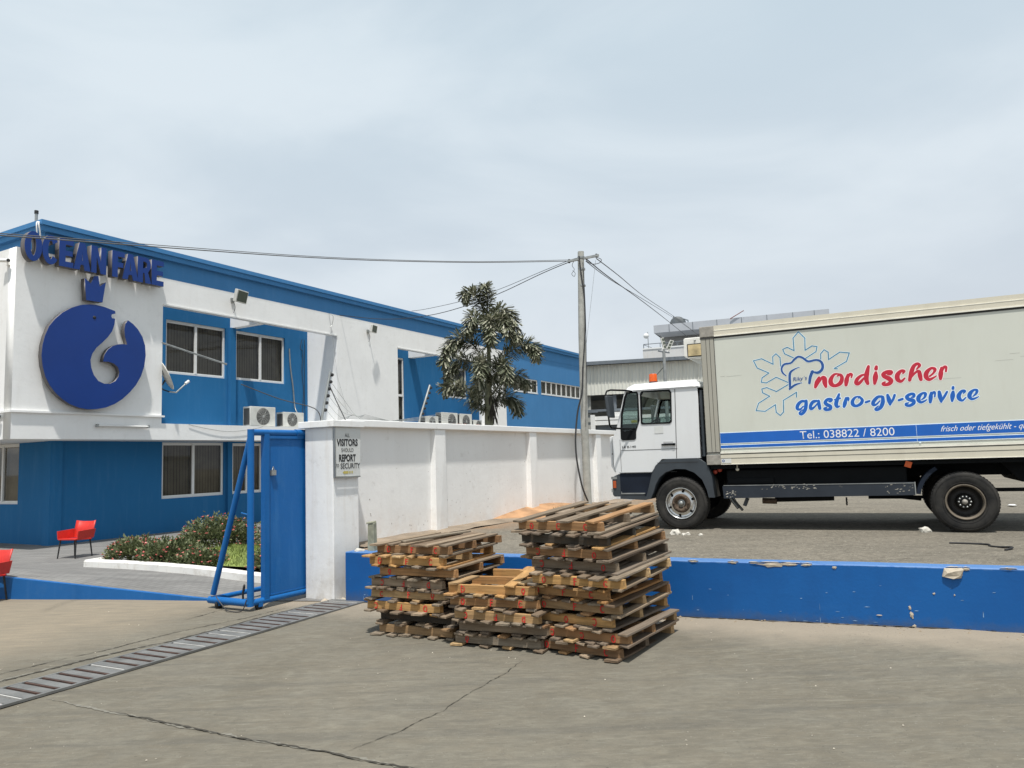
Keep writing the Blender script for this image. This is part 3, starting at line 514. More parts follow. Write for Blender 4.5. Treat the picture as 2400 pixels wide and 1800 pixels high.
mb.build('mortar_foot', simple('crumbled_mortar', (0.42, 0.36, 0.28), 0.95, var=0.3, scale=30), gp)
# notice on the pillar
ns = FW.empty('visitor_notice', 0.005, -0.012, 1.45, 'white notice telling visitors to report, fixed to the pillar face', 'sign')
m_signw = plaster('notice_board_white', (0.62, 0.63, 0.61), dirt=(0.4, 0.38, 0.33), amt=0.35, streak=0.3, rough=0.5)
m_ink = simple('black_print', (0.008, 0.008, 0.010), 0.5); m_yel = simple('faded_yellow_print', (0.48, 0.40, 0.10), 0.6)
MB().add([(0.0,0,0.01),(0.455,0,0.0),(0.47,-.035,0.05),(0.465,0,0.605),(0.0,0,0.60),(0.0,-.014,0.01),(0.452,-.014,0.0),(0.466,-.014,.605),(0,-.014,.6)],
         [(0,1,6,5),(1,3,7,6),(3,4,8,7),(4,0,5,8),(5,6,7,8)]).build('board', m_signw, ns)
MB().box(-0.012, 0.0, -0.03, 0.0, -0.01, 0.60).box(-0.02, 0.44, -0.03, -0.016, -0.012, 0.004).build('frame_edge', m_steel, ns)
yy = -0.0165
text('lettering', 'ALL', 0.222, 0.482, 0.045, m_ink, ns, yy, width=0.085, align='CENTER')
text('lettering', 'VISITORS', 0.222, 0.372, 0.088, m_ink, ns, yy, width=0.375, align='CENTER', offset=0.034)
text('lettering', 'SHOULD', 0.222, 0.300, 0.048, m_ink, ns, yy, width=0.215, align='CENTER')
text('lettering', 'REPORT', 0.222, 0.182, 0.090, m_ink, ns, yy, width=0.30, align='CENTER', offset=0.034)
text('lettering', 'TO', 0.012, 0.118, 0.040, m_ink, ns, yy, width=0.058, offset=0.01)
text('lettering', 'SECURITY', 0.098, 0.098, 0.066, m_ink, ns, yy, width=0.350, offset=0.012)
mb = MB(); mb.quad((.13, yy, .052), (.17, yy, .030), (.17, yy, .074)); mb.quad((.17, yy, .037), (.235, yy, .037), (.235, yy, .067), (.17, yy, .067))
for a in (.245, .272, .299): mb.quad((a, yy, .037), (a+.016, yy, .037), (a+.016, yy, .067), (a, yy, .067))
mb.build('arrow', m_yel, ns)
# electric fence posts
def fence_post(u, v, z, h, lean, label):
    r = FW.empty('electric_fence_post', u, v, z, label, 'fence post', 'leaning electric fence posts on the boundary wall')
    MB().tube([(0, 0, -0.02), (lean*0.12, 0, 0.10), (lean, 0, h)], 0.016, 8).build('post', m_steel, r)
    for k in range(6):
        t = (k+0.7)/6.2; MB().revolve([(0.0, -.03), (.016, -.03), (.024, -.012), (.014, 0), (.024, .012), (.016, .03), (0, .03)], 12, 'y', (lean*(0.1+0.9*t)+0.03, 0, 0.1+(h-0.1)*t)).build('insulator', m_black, r)
    return r
fence_post(0.12, 0.30, 2.12, 0.66, 0.17, 'leaning electric fence post with black knobs on the gate pillar')
fence_post(2.21, 0.36, 2.16, 0.60, 0.30, 'leaning electric fence post with knobs before the second recess')
mb = MB()
for k in range(5):
    t = (k+0.9)/6.2; z_ = 2.22+0.56*t; u_ = 0.17+0.14*t; mb.tube(spline([(u_, .30, z_), (u_+.3, .33, z_-.16-.1*t), (u_+.55, .36, 2.24), (u_+.75, .38, 2.2+.015*k)]), 0.0035, 4)
    mb.tube([(u_+.75, .38, 2.2+.015*k), (1.6, .4, 2.19), (3.1, .4, 2.24+.03*k)], 0.0025, 4)
place(mb.build('slack_fence_wire', m_steel), FW, 'slack thin wires falling from the knobs of the pillar fence post', 'wire')
mb = MB(); mb.tube(spline([(0.26, .30, 2.62), (0.33, .24, 2.4), (0.45, .2, 2.16)]), 0.006, 5)
mb.tube(spline([(0.12, .3, 2.14), (0.05, .34, 2.30), (-0.25, .62, 2.42), (-0.6, .9, 2.6)]), 0.006, 5)
place(mb.build('black_lead', m_cable), FW, 'black lead drooping from the fence post over the pillar cap', 'cable')

# ---- gate
m_gate = plaster('blue_gate_paint', (0.008, 0.112, 0.345), dirt=(0.05, 0.16, 0.33), amt=0.25, streak=0.25, rough=0.42)
GV = 0.50
g = FW.empty('sliding_gate', -0.8, GV, 0.0, 'tall blue steel gate leaf standing open on castors beside the pillar', 'gate')
go = (0.8, -GV, 0)
def G(name, mb, mat=m_gate, **k): return mb.build(name, mat, g, **k)
mb = MB(off=go); mb.box(-.60, 2.4, GV-.012, GV+.012, .115, 1.955); gpn = G('sheet', mb)
G('panel_frame', MB(off=go).box(-.625, -.555, GV-.035, GV+.03, .10, 1.985).box(-.555, 2.4, GV-.03, GV+.03, 1.93, 1.965))
G('sheet_edge', MB(off=go).box(-.548, -.538, GV-.02, GV-.012, .13, 1.93).box(-.53, 2.4, GV-.02, GV-.012, .125, .14))
G('top_pipe', MB(off=go).tube([(-.80, GV, 2.0), (2.4, GV, 2.0)], 0.037, 14))
G('bottom_pipe', MB(off=go).tube([(-.80, GV, .085), (2.4, GV, .085)], 0.037, 14))
G('post', MB(off=go).tube([(-.80, GV, .05), (-.80, GV, 2.035)], 0.039, 14))
G('brace', MB(off=go).tube([(-.80, GV+.01, 1.93), (-.80, GV+.62, .15)], 0.034, 14))
G('foot_pipe', MB(off=go).tube([(-.80, GV-.01, .085), (-.80, GV+.68, .085)], 0.042, 14))
G('rear_pipe', MB(off=go).tube([(-.80, GV+.62, .10), (2.2, GV+.62, .10)], 0.030, 12))
G('latch_arm', MB(off=go).tube([(-.80, GV+.01, 1.06), (-.80, GV+.15, 1.085)], 0.009, 6))
G('wrap_band', MB(off=go).tube([(-.12, GV, 2.0), (.10, GV, 2.0)], 0.046, 14))
o = G('padlock_hasp', MB(off=go).box(-.53, -.46, GV-.045, GV-.014, 1.50, 1.56).tube([(-.51, GV-.03, 1.56), (-.495, GV-.03, 1.60), (-.48, GV-.03, 1.56)], .006, 6), m_steel)
for (u, v) in ((-.68, GV), (-.80, GV+.52)):
    c = G('caster', MB(off=go).revolve([(0.0, -.02), (.045, -.02), (.052, -.012), (.052, .012), (.045, .02), (0, .02)], 20, 'y', (u, v, .042)), m_black)
    MB(off=go).box(u-.03, u+.03, v-.036, v-.026, .03, .085).box(u-.03, u+.03, v+.026, v+.036, .03, .085).build('fork', m_gate, c)
G('chain', MB(off=go).tube(spline([(-.80, GV+.12, .13), (-.81, GV+.11, .2), (-.80, GV+.10, .28), (-.79, GV+.12, .21)]), .012, 6), m_black)
place(MB().tube(spline([(-.86, GV+.5, .14), (-.87, GV+.35, .03), (-.93, GV+.2, .012), (-.88, GV+.05, .012), (-.84, GV+.02, .13)]), .006, 5).build('black_lead', m_cable), FW, 'black lead wound round the foot pipe of the open gate', 'cable')
# ================================================================== GROUND
def ground_mat():
    t = NT('worn_concrete'); v = t.world()
    big = t.noise(0.35, 6, 0.6, v, 0.8); mid = t.noise(2.3, 6, 0.62, v, 0.5); fine = t.noise(34, 5, 0.75, v)
    c = t.mix(t.ramp(big, 0.30, 0.70), (0.136, 0.120, 0.090), (0.184, 0.164, 0.127))
    c = t.mix(t.math('MULTIPLY', t.ramp(mid, 0.42, 0.72), 0.55), c, (0.185, 0.174, 0.142))
    m3 = t.noise(13, 6, 0.75, t.world(scale=(0.55, 1.5, 1), rot=(0, 0, R(5))), 0.4); c = t.mix(t.math('MULTIPLY', t.ramp(m3, 0.38, 0.60), 0.42), c, (0.088, 0.083, 0.068))
    m4 = t.noise(24, 6, 0.8, t.world(scale=(0.16, 2.4, 1), rot=(0, 0, R(11)), loc=(5, 5, 0)), 0.3); c = t.mix(t.math('MULTIPLY', t.ramp(m4, 0.57, 0.66), 0.65), c, (0.27, 0.255, 0.205))
    m5 = t.noise(4.2, 7, 0.75, t.world(scale=(0.8, 1.6, 1), loc=(1, 7, 0)), 1.2); c = t.mix(t.math('MULTIPLY', t.ramp(m5, 0.50, 0.66), 0.40), c, (0.225, 0.210, 0.165))
    m6 = t.noise(0.8, 5, 0.6, t.world(scale=(0.6, 1.5, 1), loc=(4, 2, 0)), 1.0); c = t.mix(t.math('MULTIPLY', t.ramp(m6, 0.55, 0.72), 0.45), c, (0.085, 0.080, 0.070))
    st = t.noise(3.0, 6, 0.65, t.world(scale=(0.32, 2.6, 1), rot=(0, 0, R(14))), 0.6)
    c = t.mix(t.math('MULTIPLY', t.ramp(st, 0.54, 0.74), 0.42), c, (0.080, 0.077, 0.068))
    st2 = t.noise(7.0, 5, 0.65, t.world(scale=(0.22, 3.2, 1), rot=(0, 0, R(-9))), 0.4)
    c = t.mix(t.math('MULTIPLY', t.ramp(st2, 0.60, 0.76), 0.45), c, (0.215, 0.202, 0.172))
    # long tyre marks
    tm = t.noise(2.2, 2, 0.4, t.world(scale=(0.10, 2.2, 1), rot=(0, 0, R(6)), loc=(3, 0, 0)), 0.25)
    c = t.mix(t.math('MULTIPLY', t.ramp(tm, 0.60, 0.66), 0.20), c, (0.072, 0.070, 0.064))
    # settled pale dust: along the foot of the blue wall and in the gateway left of the drain
    p = t.n('ShaderNodeSeparateXYZ', {0: t.world()})
    ca, sa = math.cos(R(-24.31)), math.sin(R(-24.31))
    dx = t.math('MULTIPLY', t.math('ADD', p.outputs['X'], 2.02), -sa*-1.0); dy = t.math('MULTIPLY', t.math('SUBTRACT', p.outputs['Y'], 8.98), ca)
    dist = t.math('SUBTRACT', t.math('MULTIPLY', t.math('ADD', p.outputs['X'], 2.02), sa), dy)     # metres in front of the wall
    wob = t.math('MULTIPLY', t.math('SUBTRACT', t.noise(1.3, 5, 0.6, v), 0.5), 1.1)
    m1 = t.n('ShaderNodeMapRange', {'Value': t.math('ADD', dist, wob), 'From Min': 0.25, 'From Max': 0.85, 'To Min': 0.85, 'To Max': 0.0}).outputs[0]
    c = t.mix(m1, c, (0.30, 0.255, 0.195))
    # gateway: beyond the drain
    nx, ny = -math.cos(R(27.4)), math.sin(R(27.4))
    d2 = t.math('ADD', t.math('MULTIPLY', t.math('ADD', p.outputs['X'], 3.6), nx), t.math('MULTIPLY', t.math('SUBTRACT', p.outputs['Y'], 5.37), ny))
    m2 = t.n('ShaderNodeMapRange', {'Value': t.math('ADD', d2, t.math('MULTIPLY', wob, 0.9)), 'From Min': 0.9, 'From Max': 2.3, 'To Min': 0.0, 'To Max': 0.90}).outputs[0]
    dust = t.mix(t.ramp(t.noise(5, 6, 0.65, t.world(scale=(0.5, 2.4, 1))), 0.3, 0.7), (0.285, 0.237, 0.170), (0.195, 0.168, 0.128))
    c = t.mix(m2, c, dust)
    # grit: pale and dark specks
    g1 = t.ramp(t.noise(70, 2, 0.5, v), 0.70, 0.74); c = t.mix(t.math('MULTIPLY', g1, 0.6), c, (0.32, 0.30, 0.26))
    g2 = t.ramp(t.noise(46, 3, 0.6, t.world(loc=(9, 4, 0))), 0.67, 0.71); c = t.mix(t.math('MULTIPLY', g2, 0.8), c, (0.06, 0.055, 0.048))
    c = t.mix(t.math('MULTIPLY', fine, 0.16), c, (0.07, 0.066, 0.056))
    h = t.math('ADD', t.math('MULTIPLY', fine, 0.45), t.math('MULTIPLY', mid, 0.9)); t.bump(h, 0.7, 0.014)
    return t.fin(c, 0.88, 0, 0.25)
m_ground = ground_mat()
def lift(x, y):    # the concrete rises a few centimetres towards the right part of the blue wall
    d = -( -math.sin(FL.a)*(x-FL.o.x)+math.cos(FL.a)*(y-FL.o.y)); u = math.cos(FL.a)*(x-FL.o.x)+math.sin(FL.a)*(y-FL.o.y)
    return max(0.0, min(1.0, 1-max(d, 0)/1.6))*max(0, min(0.08, (u+0.4)*0.0122))
def sheet(name, xs, ys, fz, mat, **k):
    vs = [(x, y, fz(x, y)) for y in ys for x in xs]; n = len(xs)
    fs = [(j*n+i, j*n+i+1, (j+1)*n+i+1, (j+1)*n+i) for j in range(len(ys)-1) for i in range(n-1)]
    me = bpy.data.meshes.new(name); me.from_pydata(vs, [], fs); me.materials.append(mat)
    for p in me.polygons: p.use_smooth = True
    o = bpy.data.objects.new(name, me); COL.objects.link(o); return tag(o, **k)
rng = lambda a, b, s: [a+s*i for i in range(int(round((b-a)/s))+1)]
xs = [-3000, -400, -60]+rng(-20, 20, 0.4)+[60, 400, 3000]; ys = [-3000, -300, -30]+rng(-4, 16, 0.4)+[40, 150, 600, 3000]
from mathutils import noise as mnoise
def gz(x, y):
    if abs(x) > 25 or abs(y) > 20: return -0.02
    return lift(x, y)+0.006*(mnoise.noise((x*0.7, y*0.7, 0))-0.3) if y < 11 else -0.02
ground = sheet('ground', xs, ys, gz, m_ground, kind='structure')

# cracks: ragged dark grooves with crumbled lips
m_crack = simple('crack_dirt', (0.045, 0.040, 0.030), 0.95, var=0.3, scale=40); m_lip = simple('crumbled_lip', (0.165, 0.155, 0.128), 0.95, var=0.3, scale=50)
def crack(pts, w, seed, name='ground_crack', mat=None, zz=0.0045):
    rnd = random.Random(seed); P = [Vector((x, y, 0)) for x, y in pts]; Q = []
    for a, b in zip(P, P[1:]):
        n = max(2, int((b-a).length/0.028))
        for k in range(n): Q.append(a.lerp(b, k/n))
    Q.append(P[-1]); vs = []; N = len(Q); off = 0
    for i, p in enumerate(Q):
        d = (Q[min(i+1, N-1)]-Q[max(i-1, 0)]).normalized(); n_ = Vector((-d.y, d.x, 0)); off = 0.82*off+rnd.uniform(-.008, .008)
        ww = w*rnd.uniform(0.15, 1.0)*min(1, (i+1)/12, (N-i)/12); z = gz(p.x, p.y)+zz
        vs += [p+n_*(off+ww)+Vector((0, 0, z)), p+n_*(off-ww*rnd.uniform(.3, 1))+Vector((0, 0, z))]
    me = MB().add(vs, [(2*i, 2*i+1, 2*i+3, 2*i+2) for i in range(N-1)])
    return tag(me.build(name, mat or m_crack), kind='structure')
C1 = [(-3.40,5.58),(-2.79,5.24),(-2.62,5.15),(-2.28,4.96),(-1.94,4.79),(-1.65,4.63),(-1.35,4.50),(-1.03,4.35),(-0.63,4.14),(-.2,3.9)]
C3 = [(-1.02,4.37),(-.86,4.57),(-.75,4.66),(-.51,5.02),(-.39,5.32),(-.28,5.55),(-.09,5.92),(.02,6.22)]
crack(C1, 0.020, 1, mat=m_lip, zz=0.0035); crack(C1[1:], 0.013, 2, zz=0.0075); crack(C3, 0.0055, 3); crack([(-4.6,6.0),(-4.22,6.28),(-3.99,6.68),(-3.7,7.07),(-3.43,7.65),(-2.89,8.29),(-2.6,8.8)], 0.010, 4, 'expansion_joint')
crack([(-4.5,5.6),(-4.05,6.1),(-3.62,6.85),(-3.3,7.25),(-2.95,7.9),(-2.55,8.6),(-2.3,9.0)], 0.030, 5, 'broken_concrete_edge', m_crack)
crack([(-4.55,5.55),(-4.1,6.05),(-3.66,6.8),(-3.34,7.2),(-3.0,7.85),(-2.6,8.55),(-2.33,9.0)], 0.045, 6, 'broken_concrete_edge', m_lip, zz=0.0025)
crack([(-3.60,8.24),(-3.54,8.40),(-3.39,8.77)], 0.014, 12, 'gate_track_edge', m_crack)
# scattered grit
rnd = random.Random(11); mb = MB()
for k in range(260):
    x = rnd.uniform(-5, 5.5); y = rnd.uniform(3.4, 9)
    if -math.sin(FL.a)*(x-FL.o.x)+math.cos(FL.a)*(y-FL.o.y) > -0.03: continue
    s_ = rnd.choice((.003, .004, .005, .008)); z = gz(x, y)+.003; a = rnd.uniform(0, 6)
    mb.add([(x+s_*math.cos(a), y+s_*math.sin(a), z), (x+s_*math.cos(a+2), y+s_*math.sin(a+2), z), (x+s_*math.cos(a+4), y+s_*math.sin(a+4), z), (x, y, z+s_*.9)], [(0,1,3),(1,2,3),(2,0,3)])
tag(mb.build('loose_grit', simple('pale_grit', (0.42, 0.38, 0.31), 0.9, var=0.5, scale=60)), kind='stuff')

# ---- upper yard behind the low wall
def yard_mat():
    t = NT('gravelly_asphalt'); v = t.world()
    c = t.mix(t.ramp(t.noise(0.5, 6, 0.6, v, 0.6), 0.3, 0.7), (0.165, 0.150, 0.122), (0.235, 0.210, 0.168))
    s1 = t.noise(1.6, 6, 0.65, t.world(scale=(0.35, 2.2, 1), rot=(0, 0, R(24))), 0.5); c = t.mix(t.math('MULTIPLY', t.ramp(s1, 0.48, 0.74), 0.65), c, (0.115, 0.105, 0.088))
    s2 = t.noise(15, 6, 0.85, v); c = t.mix(t.math('MULTIPLY', t.ramp(s2, 0.48, 0.60), 0.70), c, (0.095, 0.086, 0.070))
    s3 = t.noise(34, 4, 0.75, v); c = t.mix(t.math('MULTIPLY', t.ramp(s3, 0.58, 0.66), 0.75), c, (0.40, 0.37, 0.30))
    p = t.n('ShaderNodeSeparateXYZ', {0: t.world()})
    # orange earth washed along the foot of the boundary wall
    nx, ny = math.cos(R(29.56)), -math.sin(R(29.56))
    d = t.math('ADD', t.math('MULTIPLY', t.math('ADD', p.outputs['X'], 2.18-0.3*nx*-1), nx), t.math('MULTIPLY', t.math('SUBTRACT', p.outputs['Y'], 9.07), ny))
    wob = t.math('MULTIPLY', t.math('SUBTRACT', t.noise(0.9, 5, 0.6, v), 0.5), 2.4)
    m1 = t.n('ShaderNodeMapRange', {'Value': t.math('ADD', d, wob), 'From Min': 0.3, 'From Max': 1.5, 'To Min': 1.0, 'To Max': 0.0}).outputs[0]
    c = t.mix(t.math('MULTIPLY', m1, 0.85), c, t.mix(t.ramp(t.noise(2.2, 5, 0.6, v), 0.35, 0.7), (0.33, 0.19, 0.10), (0.25, 0.195, 0.14)))
    t.bump(t.math('ADD', t.math('MULTIPLY', s2, 0.8), s3), 0.9, 0.02); return t.fin(c, 0.95, 0, 0.2)
m_yard = yard_mat()
p0 = FL.p(-0.02, 0.16, 0.572); p1 = FL.p(60, 0.16, 0.572); w0 = FW.p(0.38, 0.32, .572); w1 = FW.p(140, 0.32, .572)
mb = MB(); NN = 24
for i in range(NN):
    for j in range(NN):
        q = []
        for (a, b) in ((i, j), (i+1, j), (i+1, j+1), (i, j+1)):
            f, h = (a/NN)**2, (b/NN)**2
            base = p0.lerp(w0, 0.0); A_ = p0.lerp(p1, f); B_ = w0.lerp(w1, h)
            q.append(p0+(p1-p0)*f+(w1-p0)*h)
        k = len(mb.v); mb.add(q, [(0, 1, 2, 3)])
tag(mb.build('upper_yard', m_yard), kind='structure')
# earth bank at the foot of the boundary wall
mb = MB(); N = 46
vs = []
for i in range(N+1):
    u = 0.5+9.2*i/N; h = 0.03+0.02*mnoise.noise((u*2, 0, 0))+(0.09*math.exp(-((u-5.9)/1.1)**2)); w_ = 0.35+0.9*math.exp(-((u-6.1)/1.3)**2)+0.12*mnoise.noise((u*1.7, 3, 0))
    vs += [FW.p(u, 0.31, 0.57+h), FW.p(u, 0.31-w_*0.4, 0.575+h*0.55), FW.p(u, 0.31-w_, 0.571)]
mb.add(vs, [(3*i+k, 3*i+k+1, 3*i+k+4, 3*i+k+3) for i in range(N) for k in (0, 1)], True)
tag(mb.build('earth_bank', simple('beige_earth', (0.235, 0.185, 0.135), 0.95, var=0.3, scale=2, bump=0.5, bscale=40)), kind='structure')

mb = MB(); N = 24; vs = []
for i in range(N+1):
    u = 4.1+3.6*i/N; f = math.sin(math.pi*i/N); w_ = 0.25+0.75*f+0.1*mnoise.noise((u*2.3, 8, 0))*f; h = .03+.10*f
    vs += [FW.p(u, .306, .575+h+.035*f), FW.p(u+.03, .31-w_*.35, .580+h*.62), FW.p(u+.05, .31-w_*.7, .578+h*.22), FW.p(u+.05, .31-w_*1.15, .5735)]
mb.add(vs, [(4*i+k, 4*i+k+1, 4*i+k+5, 4*i+k+4) for i in range(N) for k in range(3)], True)
tag(mb.build('orange_earth_heap', simple('orange_earth', (0.36, 0.205, 0.105), 0.95, var=0.35, scale=3, bump=0.5, bscale=40)), kind='structure')

# ---- low blue wall with broken plaster
lw = FL.empty('low_retaining_wall', 0, 0, 0, 'low blue painted retaining wall with chipped plaster edge', 'wall')
def lowwall_mat():
    t = NT('blue_masonry_paint'); v = t.world()
    c = t.mix(t.ramp(t.noise(1.1, 4, 0.5, v), 0.3, 0.7), (0.002, 0.082, 0.290), (0.004, 0.100, 0.335))
    st = t.ramp(t.noise(4, 6, 0.65, t.world(scale=(0.3, 1, 2.6))), 0.60, 0.80); c = t.mix(t.math('MULTIPLY', st, 0.35), c, (0.02, 0.12, 0.34)); d4 = t.ramp(t.noise(1.9, 6, 0.7, t.world(scale=(1, 1, .6), loc=(7, 0, 2))), 0.45, 0.75); c = t.mix(t.math('MULTIPLY', d4, 0.45), c, (0.004, 0.055, 0.20))
    sc_ = t.ramp(t.noise(9, 5, 0.75, t.world(scale=(0.5, 0.5, 1.6), loc=(3, 1, 0))), 0.70, 0.73); c = t.mix(t.math('MULTIPLY', sc_, 0.75), c, (0.20, 0.32, 0.46))
    z = t.n('ShaderNodeSeparateXYZ', {0: t.world()}).outputs['Z']
    zt = t.n('ShaderNodeMapRange', {'Value': t.math('ADD', z, t.math('MULTIPLY', t.noise(12, 5, 0.7, v), 0.05)), 'From Min': 0.585, 'From Max': 0.60}).outputs[0]
    c = t.mix(t.math('MULTIPLY', zt, 0.7), c, (0.10, 0.21, 0.42))
    zb = t.n('ShaderNodeMapRange', {'Value': t.math('ADD', z, t.math('MULTIPLY', t.noise(7, 5, 0.7, v), -0.25)), 'From Min': -0.08, 'From Max': 0.02, 'To Min': 1.0, 'To Max': 0.0}).outputs[0]
    c = t.mix(t.math('MULTIPLY', zb, 0.7), c, (0.05, 0.09, 0.18))
    t.bump(t.math('ADD', t.noise(3, 4, 0.5, v), t.math('MULTIPLY', t.noise(40, 3, 0.6, v), 0.3)), 0.35, 0.01); return t.fin(c, 0.55, 0, 0.35)
m_low = lowwall_mat()
mb = MB(); NX = 120; rnd = random.Random(5); vs = []
for i in range(NX+1):
    u = 12*i/NX; zt = 0.578+0.004*mnoise.noise((u*3, 0, 0)); e = 0.003*mnoise.noise((u*4, 5, 0))
    if i == 0: e = 0
    vs += [(u, e, -0.05), (u, e-0.002, 0.3), (u, e, zt-0.010), (u, e+0.010, zt), (u, 0.19, zt), (u, 0.2, 0.3)]
mb.add(vs, [(6*i+k, 6*i+6+k, 6*i+7+k, 6*i+k+1) for i in range(NX) for k in range(5)]+[(0, 1, 2, 3, 4, 5)])
mb.build('wall_body', m_low, lw, fixn=False)
m_plast = simple('bare_cream_plaster', (0.46, 0.40, 0.31), 0.95, var=0.25, scale=14, bump=0.6, bscale=60)
def chip(u, z, w, h, seed, top=False):
    rnd = random.Random(seed); P = []; n = 14
    for k in range(n):
        a = 2*math.pi*k/n; r = rnd.uniform(0.55, 1.15); P.append((u+w*math.cos(a)*r, min(0.574, z+h*math.sin(a)*r)))
    vs = [(a, -0.0045, b) for a, b in P]+[(u, -0.009, z)]
    MB().add(vs, [(k, (k+1) % n, n) for k in range(n)]).build('plaster_patch', m_plast, lw)
    if top:
        MB().add([(a, 0.012+rnd.uniform(0, .05)+0.5*abs(math.sin(k)), 0) for k, (a, b) in enumerate([])], [])
        vs = []; m_ = 9
        for k in range(m_+1): a = u-w+2*w*k/m_; vs += [(a, -0.0035, 0.5826), (a, 0.004+rnd.uniform(.2, 1)*.035*math.sin(math.pi*k/m_), 0.5826)]
        MB().add(vs, [(2*k, 2*k+2, 2*k+3, 2*k+1) for k in range(m_)]).build('plaster_patch', m_plast, lw)
for a in [(4.42,.570,.05,.012,1,1),(4.62,.572,.06,.010,2,1),(4.76,.560,.13,.022,3,1),(4.92,.566,.10,.016,4,1),(5.06,.566,.05,.012,5,1),(5.29,.55,.02,.015,6,0),(6.215,.535,.062,.045,7,1),(6.30,.565,.03,.016,8,1),
          (5.86,.23,.012,.022,9,0),(5.87,.17,.018,.030,10,0),(5.38,.055,.05,.016,11,0),(5.60,.048,.05,.010,12,0),(5.88,.075,.022,.020,13,0),(6.05,.355,.012,.010,14,0),(6.2,.35,.006,.010,15,0),(5.62,.155,.03,.006,16,0),(4.05,.57,.05,.008,17,1),(3.2,.572,.06,.009,18,1),(2.9,.574,.04,.006,19,1),(6.6,.575,.06,.008,20,1),(7.2,.57,.09,.014,21,1),(0.9,.572,.06,.008,22,1)]: chip(*a)
MB().add([(6.13, -0.02, .50), (6.16, -0.03, .53), (6.22, -0.034, .55), (6.28, -0.026, .56), (6.27, -0.004, .575), (6.14, -0.004, .57), (6.12, -0.004, .5), (6.25, -0.028, .51), (6.2, -0.03, .485), (6.26, -.004, .49)], [(0,1,5,6),(1,2,4,5),(2,3,4),(0,7,1),(1,7,2),(7,3,2),(0,8,7),(8,9,7),(7,9,3),(3,9,4)]).build('plaster_patch', m_plast, lw)
crack([(FL.p(0.1+0.5*k, -0.012).x, FL.p(0.1+0.5*k, -0.012).y) for k in range(14)], 0.022, 21, 'wall_foot_gap', m_crack)
mb = MB(); rnd = random.Random(44)
for k in range(90):
    u = rnd.uniform(.2, 8); z = .05+abs(rnd.gauss(0, .10)) if rnd.random() < .6 else rnd.uniform(.05, .5); w = rnd.uniform(.004, .028); h = rnd.uniform(.0008, .003)
    if rnd.random() < .2: w, h = h*1.3, w
    mb.quad((u-w, -.0042, z-h), (u+w*.4, -.0040, z-h*1.2), (u+w, -.0042, z+h*.3), (u-w*.2, -.0040, z+h))
mb.build('paint_scratch', simple('pale_blue_scratch', (.20,.33,.50), .8, var=.5, scale=20), lw, kind='stuff')
# the gap under the wall foot and rubble beside it
mb = MB(); rnd = random.Random(8)
for k in range(140):
    u = rnd.uniform(0.1, 8); d = abs(rnd.gauss(0, .10))+.01; p = FL.p(u, -d); s_ = rnd.uniform(.004, .016); z = gz(p.x, p.y)
    mb.add([(p.x-s_, p.y, z), (p.x, p.y-s_, z), (p.x+s_, p.y, z), (p.x, p.y+s_, z), (p.x, p.y, z+s_*.8)], [(0,1,4),(1,2,4),(2,3,4),(3,0,4)])
tag(mb.build('wall_foot_rubble', simple('brown_rubble', (0.30, 0.24, 0.17), 0.95, var=0.4, scale=40)), kind='stuff')

# ---- drain grate
DF = Frame(-3.6, 5.37, 90-27.4)
dr = DF.empty('drain_grate', 2.0, 0.235, 0.0, 'long steel drain grate of flat bars crossing the gateway', 'drain')
m_bar = simple('worn_steel_bar', (0.175, 0.175, 0.168), 0.55, 0.3, var=0.3, scale=4)
m_bar2 = simple('sunlit_steel_bar', (0.50, 0.49, 0.46), 0.5, 0.2, var=0.25, scale=9); m_bar3 = simple('rusty_steel_bar', (0.075, 0.042, 0.032), 0.8, 0.1, var=0.4, scale=9)  # bright flats: sunlight on the bar sides put into the colour
do_ = (-2.0, -0.235, 0)
MB(off=do_).box(-1.2, 4.05, 0.0, 0.47, 0.003, 0.006).build('pit_shade', simple('pit_shade_black', (0.02, 0.018, 0.016), 0.95), dr)  # flat black sheet standing in for the shade below the bars
MB(off=do_).box(-1.2, 4.05, -0.006, 0.020, 0.004, 0.022).build('edge_rail', m_bar, dr); MB(off=do_).box(-1.2, 4.05, 0.450, 0.476, 0.004, 0.022).build('edge_rail', m_bar, dr)
k = 0; u = -1.15; rnd = random.Random(3)
while u < 3.95:
    w = 0.084
    o = MB().box(0, w, 0, 0.424, 0.006, 0.021).build('bar', m_bar, dr, loc=(u-2.0, 0.023-0.235, 0)) ; u += w+0.048
    MB().box(0, 0.013, 0.004, 0.42, 0.006, 0.0205).build('upright_flat', m_bar2 if rnd.random() < .42 else m_bar3, dr, loc=(u-2.0-0.0135-0.006, 0.023-0.235, 0))

